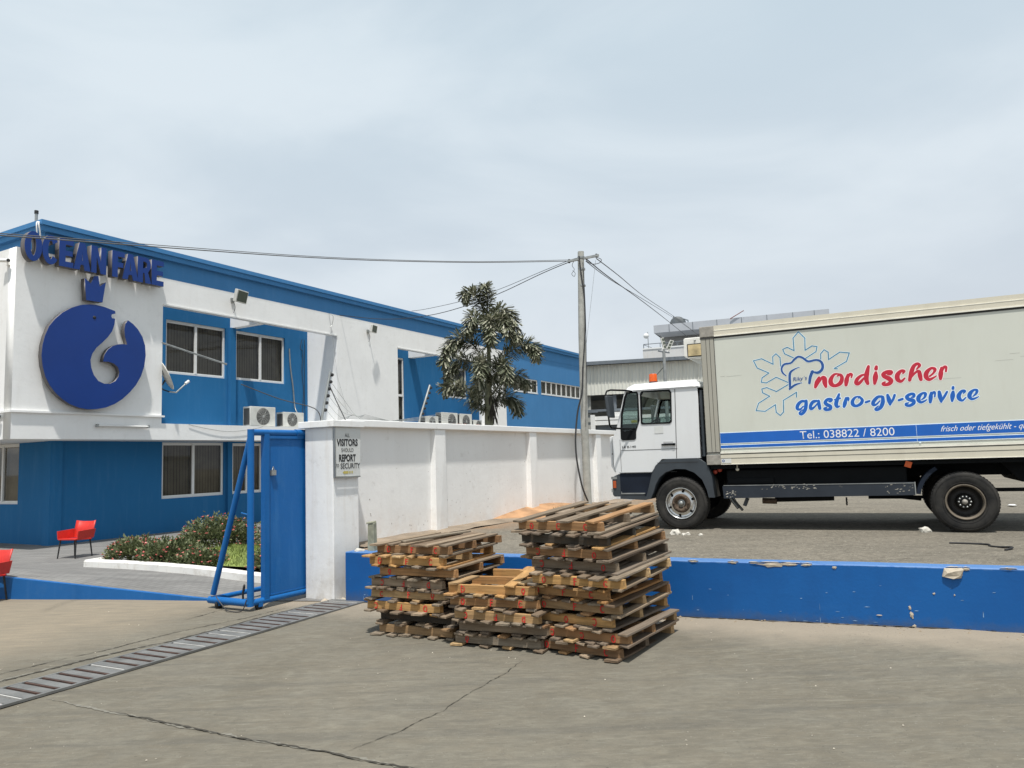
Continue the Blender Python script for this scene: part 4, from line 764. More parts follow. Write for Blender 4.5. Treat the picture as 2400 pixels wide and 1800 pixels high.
# ================================================================== INNER YARD (left)
WA, WB = Vector((-3.72, 9.37, 0)), Vector((-6.8, 10.05, 0)); wd = (WB-WA).normalized(); wnrm = Vector((-wd.y, wd.x, 0)); wnrm = wnrm if wnrm.y > 0 else -wnrm
def yz(x, y):
    p = Vector((x, y, 0))-WA; t = max(-.05, min(1.6, p.dot(wd)/3.15)); s_ = max(0, min(1, p.dot(wnrm)/2.6)); s_ = s_*s_*(3-2*s_)
    return 0.27*max(0, t)*(1-s_)+0.075*s_
def inner_mat():
    t = NT('grey_yard_paving'); v = t.world(); vr = t.world(rot=(0, 0, R(29)), scale=(1, 1, 1))
    c = t.mix(t.ramp(t.noise(2.0, 6, 0.65, t.world(scale=(0.6, 2.0, 1))), 0.3, 0.7), (0.15, 0.147, 0.142), (0.235, 0.23, 0.22))
    br = t.n('ShaderNodeTexBrick', {'Vector': vr, 'Scale': 3.2, 'Mortar Size': 0.02, 'Color1': (0.9, 0.9, 0.9, 1), 'Color2': (1, 1, 1, 1), 'Mortar': (0.45, 0.45, 0.45, 1)})
    mm = t.n('ShaderNodeMix', data_type='RGBA', blend_type='MULTIPLY'); mm.inputs['Factor'].default_value = 0.6
    t.l(c, mm.inputs['A']); t.l(br.outputs['Color'], mm.inputs['B']); t.bump(br.outputs['Fac'], 0.3, 0.01)
    return t.fin(mm.outputs['Result'], 0.85, 0, 0.2)
m_inner = inner_mat(); mb = MB(); NS = 24; vs = []
for i in range(NS+1):
    for j in range(NS+1):
        p = WA+wd*(-4.5+16*(i/NS))+wnrm*(14*(j/NS)**1.5)
        vs.append((p.x, p.y, yz(p.x, p.y)+0.008))
mb.add(vs, [(i*(NS+1)+j, (i+1)*(NS+1)+j, (i+1)*(NS+1)+j+1, i*(NS+1)+j+1) for i in range(NS) for j in range(NS)], True)
o = mb.build('inner_yard', m_inner); tag(o, kind='structure')
vs = []
for k in range(21):
    p = WA+wd*(6.5*k/20-0.02); z = yz(p.x, p.y)+0.012; q = p-wnrm*0.006
    vs += [(q.x, q.y, -0.03), (q.x, q.y, z), (p.x+wnrm.x*.06, p.y+wnrm.y*.06, z)]
m_ramp = plaster('blue_ramp_paint', (0.012, 0.108, 0.320), dirt=(0.06, 0.15, 0.30), amt=0.35, streak=0.2, rough=0.6)
o = MB().add(vs, [(3*k, 3*k+1, 3*k+4, 3*k+3) for k in range(20)]+[(3*k+1, 3*k+2, 3*k+5, 3*k+4) for k in range(20)]).build('ramp_side', m_ramp); tag(o, 'blue painted wedge-shaped side of the inner yard ramp', 'wall')

# planter kerb
K0, K1 = Vector((-6.95, 12.25, 0)), Vector((-3.3, 10.35, 0)); kd = (K1-K0).normalized(); kn = Vector((-kd.y, kd.x, 0)); kn = kn if kn.y > 0 else -kn
m_kerb = plaster('white_kerb_paint', (0.74, 0.73, 0.70), dirt=(0.35, 0.30, 0.24), amt=0.6, streak=0.3, lo=0.5, hi=0.75)
kz = lambda p: yz(p.x, p.y)
mb = MB(); vs = []
path = [K0+kn*0.5-kd*0.10, K0+kn*0.25-kd*0.05, K0+kd*0.12]+[K0+kd*(0.4*k) for k in range(1, 16)]
for i, p in enumerate(path):
    d = (path[min(i+1, len(path)-1)]-path[max(i-1, 0)]).normalized(); n_ = Vector((-d.y, d.x, 0)); z = kz(p)
    for w_, h_ in ((-.07, -.02), (-.065, .10), (-.045, .125), (.045, .125), (.065, .10), (.07, -.02)): q = p+n_*w_; vs.append((q.x, q.y, z+h_))
mb.add(vs, [(6*i+k, 6*i+6+k, 6*i+7+k, 6*i+k+1) for i in range(len(path)-1) for k in range(5)]); o = mb.build('planter_kerb', m_kerb, fixn=True)
tag(o, 'low white painted kerb round the flower bed', 'kerb')
# bed soil and lawn
mb = MB(); c0 = K0+kn*0.05; c1 = c0+kd*7; c2 = c1+kn*5; c3 = c0+kn*5
mb.quad((c0.x, c0.y, .11), (c1.x, c1.y, .10), (c2.x, c2.y, .10), (c3.x, c3.y, .11)); tag(mb.build('bed_soil', simple('dark_soil', (0.07, 0.05, 0.035), 0.95, var=0.3)), kind='structure')
m_grass = simple('short_lawn_green', (0.17, 0.215, 0.05), 0.8, var=0.35, scale=5)
rnd = random.Random(21); mb = MB()
for k in range(9000):
    a = rnd.uniform(1.6, 5.5); b = rnd.uniform(0.35, 2.6); p = K0+kd*a+kn*b; h = rnd.uniform(.03, .075); t_ = rnd.uniform(0, 6.28); w_ = .006
    zb = .11+.20*math.exp(-((b-1.2)/.8)**2)
    mb.add([(p.x-w_*math.cos(t_), p.y-w_*math.sin(t_), zb), (p.x+w_*math.cos(t_), p.y+w_*math.sin(t_), zb), (p.x+rnd.uniform(-.03, .03), p.y+rnd.uniform(-.03, .03), zb+h)], [(0, 1, 2)])
for i in range(10):
    for j in range(8):
        q = []
        for (di, dj) in ((0,0),(1,0),(1,1),(0,1)):
            a = 1.6+3.9*(i+di)/10; b = .35+2.25*(j+dj)/8; p = K0+kd*a+kn*b; q.append((p.x, p.y, .105+.20*math.exp(-((b-1.2)/.8)**2)))
        mb.add(q, [(0, 1, 2, 3)])
tag(mb.build('lawn', m_grass), 'short green grass on the mound inside the flower bed', 'grass', kind='stuff')

def leaf_mat(name, c0, c1, rough=0.5, trans=0.25):
    t = NT(name); oi = t.n('ShaderNodeNewGeometry').outputs['Random Per Island']
    r = t.n('ShaderNodeValToRGB', {'Fac': oi}); r.color_ramp.elements[0].color = c0+(1,); r.color_ramp.elements[1].color = c1+(1,)
    t.fin(r.outputs['Color'], rough, 0, 0.35)
    tl = t.n('ShaderNodeBsdfTranslucent', {'Color': r.outputs['Color']}); mx = t.n('ShaderNodeMixShader', {0: trans, 1: t.b.outputs[0], 2: tl.outputs[0]}); t.l(mx.outputs[0], t.o.inputs['Surface'])
    return t.m
m_bush = leaf_mat('bush_leaf', (0.045, 0.070, 0.025), (0.22, 0.24, 0.12)); m_flower = leaf_mat('coral_flower', (0.60, 0.10, 0.10), (0.82, 0.34, 0.30)); m_twig = simple('grey_brown_twig', (0.12, 0.09, 0.06), 0.9)
def leaf(mb, p, d, up_, L, w):
    s_ = d.cross(up_); s_ = s_.normalized() if s_.length > 1e-4 else Vector((1, 0, 0)); n_ = s_.cross(d).normalized()
    mb.add([p, p+d*L*.45+s_*w+n_*L*.05, p+d*L, p+d*L*.45-s_*w+n_*L*.05], [(0, 1, 2, 3)])
def bush(px, py, rx, ry, h, label, seed, nf=60):
    rnd = random.Random(seed); z0 = .11; r = empty('flowering_bush', (px, py, z0), R(-29), label, 'bush', 'flowering bushes in the kerbed bed')
    mb = MB(); fl = MB(); tw = MB(); K = int(4200*rx*ry/0.36)
    for k in range(16):
        a = rnd.uniform(0, 6.28); e = rnd.uniform(.3, .9); tw.tube([(0.1*math.cos(a), .1*math.sin(a), 0), (rx*e*.5*math.cos(a), ry*e*.5*math.sin(a), h*.45), (rx*e*.85*math.cos(a), ry*e*.85*math.sin(a), h*rnd.uniform(.6, .85))], [.012, .009, .005], 5)
    for k in range(K):
        a = rnd.uniform(0, 6.28); e = math.acos(rnd.uniform(0, 1)); q = rnd.uniform(.55, 1.0)
        lump = 1+.22*mnoise.noise((math.cos(a)*2.2+seed, math.sin(a)*2.2, e*2))+.10*mnoise.noise((a*5, e*6, seed))
        d = Vector((math.sin(e)*math.cos(a), math.sin(e)*math.sin(a), math.cos(e)))
        p = Vector((d.x*rx*q*lump, d.y*ry*q*lump, .04+(h-.04)*max(0.02, d.z)**.75*q*lump))
        dd = (d+Vector((rnd.uniform(-1, 1), rnd.uniform(-1, 1), rnd.uniform(-.5, 1.1)))).normalized()
        leaf(mb, p, dd, Vector((rnd.uniform(-.4, .4), rnd.uniform(-.4, .4), 1)), rnd.uniform(.04, .085), rnd.uniform(.011, .021))
        if q > .93 and rnd.random() < .13: 
            c = p+d*.025
            for j in range(4): leaf(fl, c, Vector((rnd.uniform(-1, 1), rnd.uniform(-1, 1), rnd.uniform(0, 1))).normalized(), Vector((0, 0, 1)), .032, .015)
    mb.build('foliage', m_bush, r); fl.build('blossom', m_flower, r); tw.build('stem', m_twig, r)
kp = lambda a, b: K0+kd*a+kn*b
for a, b, rx, ry, h, lab in [(0.55,.55,.62,.50,.40,'flowering bush at the left tip of the white kerb'),(1.45,.50,.60,.48,.40,'flowering bush second from the left along the kerb'),(2.15,.42,.50,.38,.25,'low flowering bush along the middle of the kerb before the lawn'),
        (1.15,1.7,.75,.7,.66,'tall rounded flowering bush at the back of the bed beside the lawn'),(2.75,2.1,.95,.7,.72,'broad tall flowering bush behind the lawn'),(4.0,2.3,.75,.7,.62,'flowering bush behind the gate brace at the back'),(3.85,.55,.62,.5,.36,'flowering bush behind the gate posts near the kerb')]:
    p = kp(a, b); bush(p.x, p.y, rx, ry, h, lab, int(a*100))

# red chairs
m_red = simple('red_woven_plastic', (0.52, 0.022, 0.014), 0.45, var=0.12, scale=14, bump=0.3, bscale=90)
def chair(x, y, rz, label):
    z = yz(x, y)+.01 if y > 10.5 else 0.0; r = empty('armchair', (x, y, z), rz, label, 'chair', 'red armchairs by the office'); s_ = .8
    q = lambda a, b, c: (a*s_, b*s_, c*s_)
    MB().add([q(-.24,-.24,.40), q(.24,-.24,.40), q(.24,.24,.38), q(-.24,.24,.38), q(-.24,-.24,.44), q(.24,-.24,.44), q(.24,.24,.41), q(-.24,.24,.41)], [(0,3,2,1),(4,5,6,7),(0,1,5,4),(1,2,6,5),(2,3,7,6),(3,0,4,7)]).build('seat', m_red, r, bevel=.012)
    vs = []; n = 9
    for k in range(n):
        a = -.25+.5*k/(n-1); cv = .06*(1-(a/.25)**2); ear = .025*(abs(a)/.25)**3
        for (h_, y_) in ((.42, .20), (.60, .235), (.78+ear, .29)): vs.append(q(a*(1+.12*(h_-.42)), y_+cv, h_))
    m_ = len(vs); vs += [(a, b+.02, c) for a, b, c in vs]; fs = []
    for k in range(n-1):
        for j in range(2): i = k*3+j; fs += [(i, i+3, i+4, i+1), (m_+i, m_+i+1, m_+i+4, m_+i+3)]
    fs += [(k*3+2, k*3+5, m_+k*3+5, m_+k*3+2) for k in range(n-1)]+[(0, 1, m_+1, m_), (1, 2, m_+2, m_+1), (3*n-3, m_+3*n-3, m_+3*n-2, 3*n-2), (3*n-2, m_+3*n-2, m_+3*n-1, 3*n-1)]
    MB().add(vs, fs, True).build('backrest', m_red, r)
    for e in (-1, 1):
        MB().add([q(e*.25,-.22,.42), q(e*.25,.24,.42), q(e*.275,.27,.62), q(e*.27,-.22,.60), q(e*.275,-.22,.42), q(e*.275,.24,.42), q(e*.30,.27,.62), q(e*.295,-.22,.60)], [(0,1,2,3),(7,6,5,4),(0,3,7,4),(3,2,6,7),(1,5,6,2),(0,4,5,1)]).build('arm', m_red, r)
        for f in (-1, 1): MB().tube([q(e*.21, f*.20, .40), q(e*.24, f*.24, .0)], [.014, .011], 8).build('leg', m_black, r)
chair(-8.02, 13.85, R(-14), 'red armchair with black legs standing by the left tip of the flower bed')
chair(-6.86, 9.80, R(-12), 'red armchair cut by the left edge of the picture')
# ================================================================== UTILITY POLE AND CABLES
m_pole = simple('weathered_pole_concrete', (0.36, 0.36, 0.33), 0.85, var=0.2, scale=7, bump=0.3)
up_ = empty('utility_pole', (1.475, 15.6, 0.57), 0, 'tall grey pole with a short cross arm standing in front of the wall end', 'utility pole')
MB().tube([(0, 0, -.3), (0.0, 0, 1.8), (.025, 0, 3.6), (.075, 0, 5.35)], [.082, .078, .074, .066], 18).build('shaft', m_pole, up_)
MB().obox((.12, -.02, 5.20), (.33, 0, .055), (0, .03, 0), (-.003, 0, .022)).build('cross_arm', m_steel, up_)
MB().tube([(.075, 0, 4.95), (.075, 0, 4.99)], .078, 16).tube([(.07, 0, 4.60), (.07, 0, 4.63)], .079, 16).tube([(.075, 0, 5.20), (.075, 0, 5.24)], .078, 16).build('clamp_band', m_steel, up_)
for q in (-.18, .40): MB().tube([(q, -.02, 5.14+.17*q), (q, -.02, 5.22+.17*q)], .022, 8).build('insulator', m_black, up_)
def cable(key, r, name, label, mat=None, cat='cable'):
    r = r*.8
    P = CABLES[key]; o = MB().tube(spline([tuple(p) for p in P], 6), r, 6).build(name, mat or m_cable); return tag(o, label, cat)
cable('a', .010, 'overhead_cable', 'lower of the two long overhead cables running left past the name sign', m_cable2)
cable('b', .007, 'overhead_cable', 'upper of the two long overhead cables running left past the name sign', m_cable2)
cable('c', .012, 'overhead_cable', 'thick drooping cable from the pole behind the palm to the white facade')
cable('d', .008, 'overhead_cable', 'thin drooping cable from the pole to the blue parapet')
cable('e', .016, 'overhead_cable', 'thickest cable running right from the pole to the grey tower building')
cable('f', .011, 'overhead_cable', 'thin cable running right just under the thickest one')
cable('g', .013, 'overhead_cable', 'cable running right from the end of the cross arm past the roof tank')
cable('guy', .004, 'guy_wire', 'fine wire hanging from the cross arm along the pole', m_steel, 'wire')
cable('black', .022, 'power_cable', 'thick black cable bowing out from the lower part of the pole')
cable('curl', .006, 'cable_coil', 'small curl of loose wire under the left end of the cross arm')
cable('curl2', .009, 'cable_coil', 'loop of black cable at the right end of the cross arm')
cable('run', .016, 'riser_cable', 'black cable strapped down the left side of the pole')
cable('run2', .008, 'riser_cable', 'thin cable strapped down the face of the pole')
# short post by the pillar
ps = empty('marker_post', (-1.709, 9.02, 0.572), R(-20), 'short square concrete post standing beside the pillar on the upper yard', 'post')
MB().add([(-.045,-.04,-.02),(.045,-.04,-.02),(.045,.04,-.02),(-.045,.04,-.02),(-.042,-.037,.315),(.040,-.037,.330),(.04,.037,.335),(-.042,.037,.32)], [(0,3,2,1),(4,5,6,7),(0,1,5,4),(1,2,6,5),(2,3,7,6),(3,0,4,7)]).build('post_shaft', simple('greenish_old_concrete', (0.27, 0.27, 0.20), 0.9, var=0.3, scale=12, bump=0.4), ps, bevel=.008)
MB().add([(-.058,-.045,.315),(.036,-.045,.328),(.036,.04,.334),(-.058,.04,.32),(-.055,-.042,.338),(.032,-.042,.348),(.032,.038,.352),(-.055,.038,.342)], [(0,3,2,1),(4,5,6,7),(0,1,5,4),(1,2,6,5),(2,3,7,6),(3,0,4,7)]).build('post_cap', MATS['greenish_old_concrete'], ps, bevel=.006)

# ================================================================== LORRY
ZO = 0.572
TO = (0, 0, -ZO)
lorry = FT.empty('box_lorry', 0, 0, ZO, 'white cab delivery lorry with a long cream refrigerated box and red and blue lettering', 'lorry')
def paint(name, col, rough=0.35, dirt=0.3, spec=0.5):
    t = NT(name); v = t.world()
    c = t.mix(t.ramp(t.noise(1.1, 4, 0.5, v), 0.3, 0.7), sc(col, 0.96), sc(col, 1.03))
    st = t.ramp(t.noise(3, 6, 0.7, t.world(scale=(2.2, 2.2, 0.5))), 0.50, 0.80); c = t.mix(t.math('MULTIPLY', st, dirt), c, (0.33, 0.29, 0.22))
    s2 = t.ramp(t.noise(9, 6, 0.75, t.world(scale=(0.4, 0.4, 3))), 0.66, 0.74); c = t.mix(t.math('MULTIPLY', s2, dirt*0.7), c, (0.25, 0.23, 0.19))
    t.b.inputs['Coat Weight'].default_value = 0.0
    return t.fin(c, rough, 0, spec)
m_cab = paint('white_cab_paint', (0.68, 0.69, 0.69), 0.3, 0.10); m_box = paint('cream_box_laminate', (0.585, 0.595, 0.525), 0.45, 0.10)
m_rail = paint('cream_aluminium_rail', (0.62, 0.58, 0.47), 0.5, 0.25); m_post = paint('dull_corner_profile', (0.36, 0.345, 0.29), 0.5, 0.35); m_cast = simple('grey_corner_casting', (0.29, 0.27, 0.235), 0.75, 0.0, var=0.3, scale=16)
m_fend = simple('dark_grey_plastic', (0.034, 0.042, 0.050), 0.5, var=0.2, scale=4); m_navy = simple('navy_step_plastic', (0.010, 0.015, 0.026), 0.75, var=0.25, scale=3, spec=0.2)
m_under = simple('underframe_black', (0.008, 0.009, 0.010), 0.9, spec=0.15); m_seam = simple('panel_gap', (0.03, 0.03, 0.03), 0.8)
m_red_p = simple('red_vinyl_print', (0.50, 0.016, 0.040), 0.4, var=0.05); m_blue_p = simple('blue_vinyl_print', (0.006, 0.110, 0.46), 0.4, var=0.06)
m_white_p = simple('white_vinyl_print', (0.80, 0.80, 0.80), 0.4, var=0.03); m_lblue = simple('steel_blue_outline_print', (0.060, 0.21, 0.34), 0.4); m_halo = simple('pale_blue_outline_print', (0.74, 0.84, 0.88), 0.4)
m_pink = simple('pale_pink_outline_print', (0.90, 0.76, 0.74), 0.4); m_hat = simple('dark_blue_print', (0.016, 0.080, 0.29), 0.4)
m_amber = simple('amber_lens', (0.60, 0.095, 0.012), 0.25, var=0.15, scale=40); m_chrome = simple('scratched_chrome', (0.62, 0.62, 0.60), 0.22, 0.9, var=0.15, scale=20); m_rust = simple('rusty_hub', (0.085, 0.058, 0.038), 0.8, 0.1, var=0.45, scale=30)
def tglass():
    t = NT('cab_glass'); tr = t.n('ShaderNodeBsdfTransparent', {'Color': (0.62, 0.70, 0.68, 1)}); gl = t.n('ShaderNodeBsdfGlossy', {'Color': (0.9, 0.95, 0.95, 1), 'Roughness': 0.02})
    fr = t.n('ShaderNodeFresnel', {'IOR': 1.45}); mx = t.n('ShaderNodeMixShader', {0: fr.outputs[0], 1: tr.outputs[0], 2: gl.outputs[0]}); t.l(mx.outputs[0], t.o.inputs['Surface']); return t.m
m_cglass = tglass()
LT = lambda pts: [(a, b-ZO) for a, b in pts]
# cab shell
CABO = [(-.900,1.347),(-.935,1.46),(-.940,1.84),(-.880,1.95),(-.800,2.24),(-.725,2.50),(.300,2.50),(.290,1.53),(-.24,1.53),(-.33,1.44),(-.395,1.347)]
WIN = [(-.505,2.04),(-.500,2.44),(-.470,2.485),(-.090,2.475),(-.065,2.44),(-.078,2.05),(-.105,2.022),(-.48,2.026)]
VENT = [(-.790,1.96),(-.775,2.16),(-.720,2.40),(-.690,2.465),(-.560,2.47),(-.545,2.40),(-.560,2.02),(-.600,1.955),(-.76,1.93)]
TRIM = [(-.812,1.835),(-.812,1.98),(-.795,2.18),(-.738,2.42),(-.700,2.488),(-.545,2.493),(-.527,2.44),(-.528,2.08),(-.585,1.93),(-.590,1.83),(-.62,1.808),(-.79,1.808)]
cab = shape('cab_side', [LT(CABO), LT(TRIM), LT(WIN)], 0.03, m_cab, lorry, y=0.02)
cab2 = shape('cab_side', [LT(CABO), LT(TRIM), LT(WIN)], 0.03, m_cab, lorry, y=1.93)
for y0, sg in ((0.012, 1), (1.965, -1)):
    tr_ = shape('quarter_window', [LT(TRIM), LT(VENT)], 0.03, m_under, lorry, y=y0)
    shape('pane', [LT(VENT)], 0.004, m_cglass, tr_, y=y0+0.012)
    f_ = shape('side_window', [LT([(a+(-.28-a)*-0.03, b+(2.25-b)*-0.035) for a, b in WIN]), LT([(a+(-.28-a)*0.055, b+(2.25-b)*0.06) for a, b in WIN])], 0.03, m_under, lorry, y=y0)
    shape('pane', [LT([(-.505,2.03),(-.50,2.115),(-.08,2.115),(-.08,2.03)])], 0.004, m_cglass, f_, y=y0+0.015)
    if y0 > 1: shape('pane', [LT([(-.505,2.115),(-.50,2.47),(-.08,2.47),(-.08,2.115)])], 0.004, m_cglass, f_, y=y0+0.015)
# roof cap
RO = [(-.760,2.440),(-.735,2.515),(-.690,2.575),(-.600,2.612),(-.2,2.618),(.24,2.616),(.31,2.575),(.350,2.50),(.350,2.44),(.30,2.50),(-.725,2.50)]
mb = MB(TO); prof = [(-.740,2.505),(-.700,2.570),(-.610,2.612),(-.2,2.620),(.24,2.618),(.315,2.570),(.345,2.505)]; ys_ = [(.0,.0),(.03,.55),(.10,.88),(.25,1),(1.73,1),(1.88,.88),(1.95,.55),(1.98,.0)]; vs = []
for y, k in ys_:
    for a, b in prof: vs.append((a+( -.2-a)*(1-k)*0.05, y, 2.505+(b-2.505)*k))
n = len(prof); mb.add(vs, [(i*n+j, i*n+j+1, (i+1)*n+j+1, (i+1)*n+j) for i in range(len(ys_)-1) for j in range(n-1)], True); mb.box(-.735, .34, .01, 1.97, 2.488, 2.506); mb.build('roof_cap', m_cab, lorry, fixn=True)
MB(TO).box(-.60, .30, .008, .019, 2.502, 2.512).build('roof_gutter', m_under, lorry)
# front, back, floor, interior
MB(TO).quad((-.940,.05,1.84),(-.940,1.93,1.84),(-.935,1.93,1.46),(-.935,.05,1.46)).quad((-.935,.05,1.46),(-.935,1.93,1.46),(-.90,1.93,1.347),(-.90,.05,1.347)).quad((-.88,.05,1.95),(-.88,1.93,1.95),(-.94,1.93,1.84),(-.94,.05,1.84)).build('cab_front', m_cab, lorry)
MB(TO).add([(-.885,.05,1.94),(-.885,1.93,1.94),(-.728,1.93,2.50),(-.728,.05,2.50)], [(0,1,2,3)]).build('windscreen', m_cglass, lorry)
for y in (.05, 1.89): MB(TO).add([(-.892,y,1.94),(-.892,y+.04,1.94),(-.735,y+.04,2.505),(-.735,y,2.505),(-.862,y,1.94),(-.862,y+.04,1.94),(-.705,y+.04,2.505),(-.705,y,2.505)], [(0,1,2,3),(4,7,6,5),(0,3,7,4),(1,5,6,2)]).build('windscreen_pillar', m_cab, lorry)
MB(TO).box(.24, .285, .05, 1.93, 1.53, 2.50).build('cab_back', m_cab, lorry)
MB(TO).box(-.86, .24, .06, 1.92, 1.53, 1.60).box(-.88, -.60, .06, 1.92, 1.60, 1.98).build('dashboard', m_under, lorry)
for y in (.35, 1.25): MB(TO).box(-.10, .16, y, y+.45, 1.6, 1.78).add([(.06,y,1.78),(.20,y,1.78),(.22,y,2.28),(.14,y,2.28),(.06,y+.42,1.78),(.20,y+.42,1.78),(.22,y+.42,2.28),(.14,y+.42,2.28)], [(0,1,2,3),(7,6,5,4),(0,3,7,4),(3,2,6,7)]).build('seat', simple('grey_seat_cloth', (0.10, 0.10, 0.11), 0.9), lorry)
sw = []
for k in range(21):
    a = 2*math.pi*k/20; sw.append((-.50+.10*math.cos(a), .60+.19*math.sin(a), 2.03+.10*math.cos(a)*0.8))
MB(TO).tube(sw, .012, 6).tube([(-.62, .60, 1.9), (-.50, .60, 2.02)], .02, 6).tube([(-.5,.42,2.03),(-.5,.78,2.03)], .012, 5).build('steering_wheel', m_under, lorry)
# door seams, crease, handle, sticker, model letters
MB(TO).prism([(-.012,2.50),(-.004,2.50),(-.030,1.535),(-.038,1.535)], .017, .021).box(-.82, -.018, .017, .0215, 1.664, 1.669).box(-.83, -.826, .017, .021, 1.37, 1.82).box(-.86, -.04, .0165, .021, 1.350, 1.356).build('door_seam', m_seam, lorry)
hd = MB(TO).box(-.232, -.045, -.004, .018, 1.716, 1.738).box(-.075, -.04, -.006, .018, 1.712, 1.742).build('door_handle', m_under, lorry, bevel=.004)
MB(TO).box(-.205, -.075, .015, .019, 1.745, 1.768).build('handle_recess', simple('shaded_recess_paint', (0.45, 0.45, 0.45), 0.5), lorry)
MB(TO).box(-.325, -.200, .016, .0195, 1.885, 1.985).build('sticker', m_signw, lorry)
text('lettering', 'LE 8.140', -.800, 1.700-ZO, .030, m_under, lorry, .0165, width=.20, offset=.012)
# corner air deflector, bumper, headlight, step
MB(TO).prism([(-.985,1.45),(-.992,1.865),(-.955,1.875),(-.905,1.865),(-.955,1.82),(-.955,1.47),(-.905,1.36),(-.94,1.365)], .05, .30).build('corner_panel', m_cab, lorry, bevel=.008)
MB(TO).box(-.975,-.935,.06,.28,1.80,1.835).box(-.975,-.95,.05,.29,1.615,1.63).build('corner_panel_gap', m_seam, lorry)
MB(TO).box(-.95, -.905, .30, 1.70, 1.40, 1.85).build('front_grille', m_fend, lorry)
MB(TO).prism([(-.955,1.02),(-.975,1.05),(-.975,1.26),(-.94,1.31),(-.875,1.335),(-.855,1.335),(-.855,1.02)], .03, 1.95).build('bumper', m_fend, lorry, bevel=.01)
MB(TO).box(-.985,-.90,.022,.15,1.265,1.30).box(-.99,-.965,.03,.16,1.08,1.13).build('bumper_trim', m_steel, lorry)
MB(TO).box(-.982,-.975,.10,.34,1.13,1.26).build('headlight', m_chrome, lorry)
MB(TO).box(-.960,-.915,.018,.029,1.14,1.24).build('indicator', simple('dull_amber_lens', (.38,.07,.015), .4), lorry, bevel=.004)
MB(TO).prism([(-.855,1.00),(-.855,1.345),(-.39,1.345),(-.46,1.10),(-.50,1.00)], .035, .35).build('step_panel', m_navy, lorry)
MB(TO).box(-.845,-.50,.012,.034,1.055,1.070).box(-.845,-.838,.02,.034,1.07,1.09).build('step_lip', m_steel, lorry)
MB(TO).prism([(-.86,.99),(-.86,1.055),(-.52,1.055),(-.49,1.0),(-.50,.97)], .02, .30).build('step_sill', m_fend, lorry)
# front fender
OUT = [(-.52,.975),(-.475,1.03),(-.44,1.14),(-.385,1.33),(-.33,1.44),(-.255,1.508),(-.15,1.53),(.265,1.525),(.375,1.445),(.425,1.28),(.455,1.0),(.375,1.0)]
INN = [(.355,1.10),(.30,1.24),(.20,1.335),(.08,1.385),(-.06,1.390),(-.19,1.350),(-.28,1.28),(-.335,1.19),(-.375,1.08),(-.42,.985)]
shape('front_mudguard', [LT(OUT+INN)], .40, m_fend, lorry, y=-.008)
MB(TO).box(-.30,.26,-.011,-.0075,1.475,1.482).build('mudguard_crease', m_seam, lorry)
MB(TO).box(-.40,.38,.41,.44,1.0,1.5).build('wheel_well', m_under, lorry)
MB(TO).box(-.4,.4,1.0,1.45,.95,1.5).build('engine_block', m_under, lorry)
# behind the cab
MB(TO).box(.292,.352,.10,1.9,1.46,2.47).build('cab_rear_stack', m_under, lorry)
MB(TO).tube([(.335,.07,1.55),(.335,.07,2.45)], .028, 8).build('intake_pipe', m_fend, lorry)
mb = MB(TO)
for k in range(9): mb.box(.30,.362,.06,.10,1.55+.10*k,1.57+.10*k)
mb.build('hose_coil', m_fend, lorry)
# beacon and mirror
bc = MB(TO).tube([(-.366,.25,2.612),(-.366,.25,2.630)], .062, 20).build('beacon', m_fend, lorry)
MB(TO).revolve([(0,2.745),(.050,2.742),(.056,2.735),(.058,2.63)], 20, 'z', (-.366,.25,0)).build('lens', m_amber, bc)
mir = MB(TO).tube([(-.615,.02,2.495),(-.70,-.04,2.510),(-.86,-.20,2.515),(-.905,-.24,2.500),(-.918,-.25,2.46),(-.885,-.24,2.02),(-.865,-.22,1.985),(-.80,-.12,1.975),(-.62,.015,1.965)], .0125, 8).build('mirror_arm', m_under, lorry)
MB(TO).add([(-.93,-.30,2.43),(-.88,-.14,2.43),(-.86,-.14,2.13),(-.90,-.30,2.13),(-.885,-.29,2.44),(-.845,-.14,2.44),(-.825,-.14,2.12),(-.855,-.29,2.12)], [(0,3,2,1),(4,5,6,7),(0,1,5,4),(1,2,6,5),(2,3,7,6),(3,0,4,7)]).build('mirror_head', m_fend, mir, bevel=.02)
MB(TO).tube([(-.62,1.95,2.49),(-.86,2.16,2.51),(-.90,2.18,2.46),(-.87,2.18,2.02),(-.62,1.95,1.97)], .0125, 8).build('mirror_arm', m_under, lorry)
MB(TO).box(-.92,-.86,2.06,2.24,2.12,2.42).build('mirror_head', m_fend, lorry, bevel=.02)
MB(TO).tube([(-.45,.02,2.505),(-.36,.02,2.505)], .012, 6).build('roof_hinge', m_under, lorry)
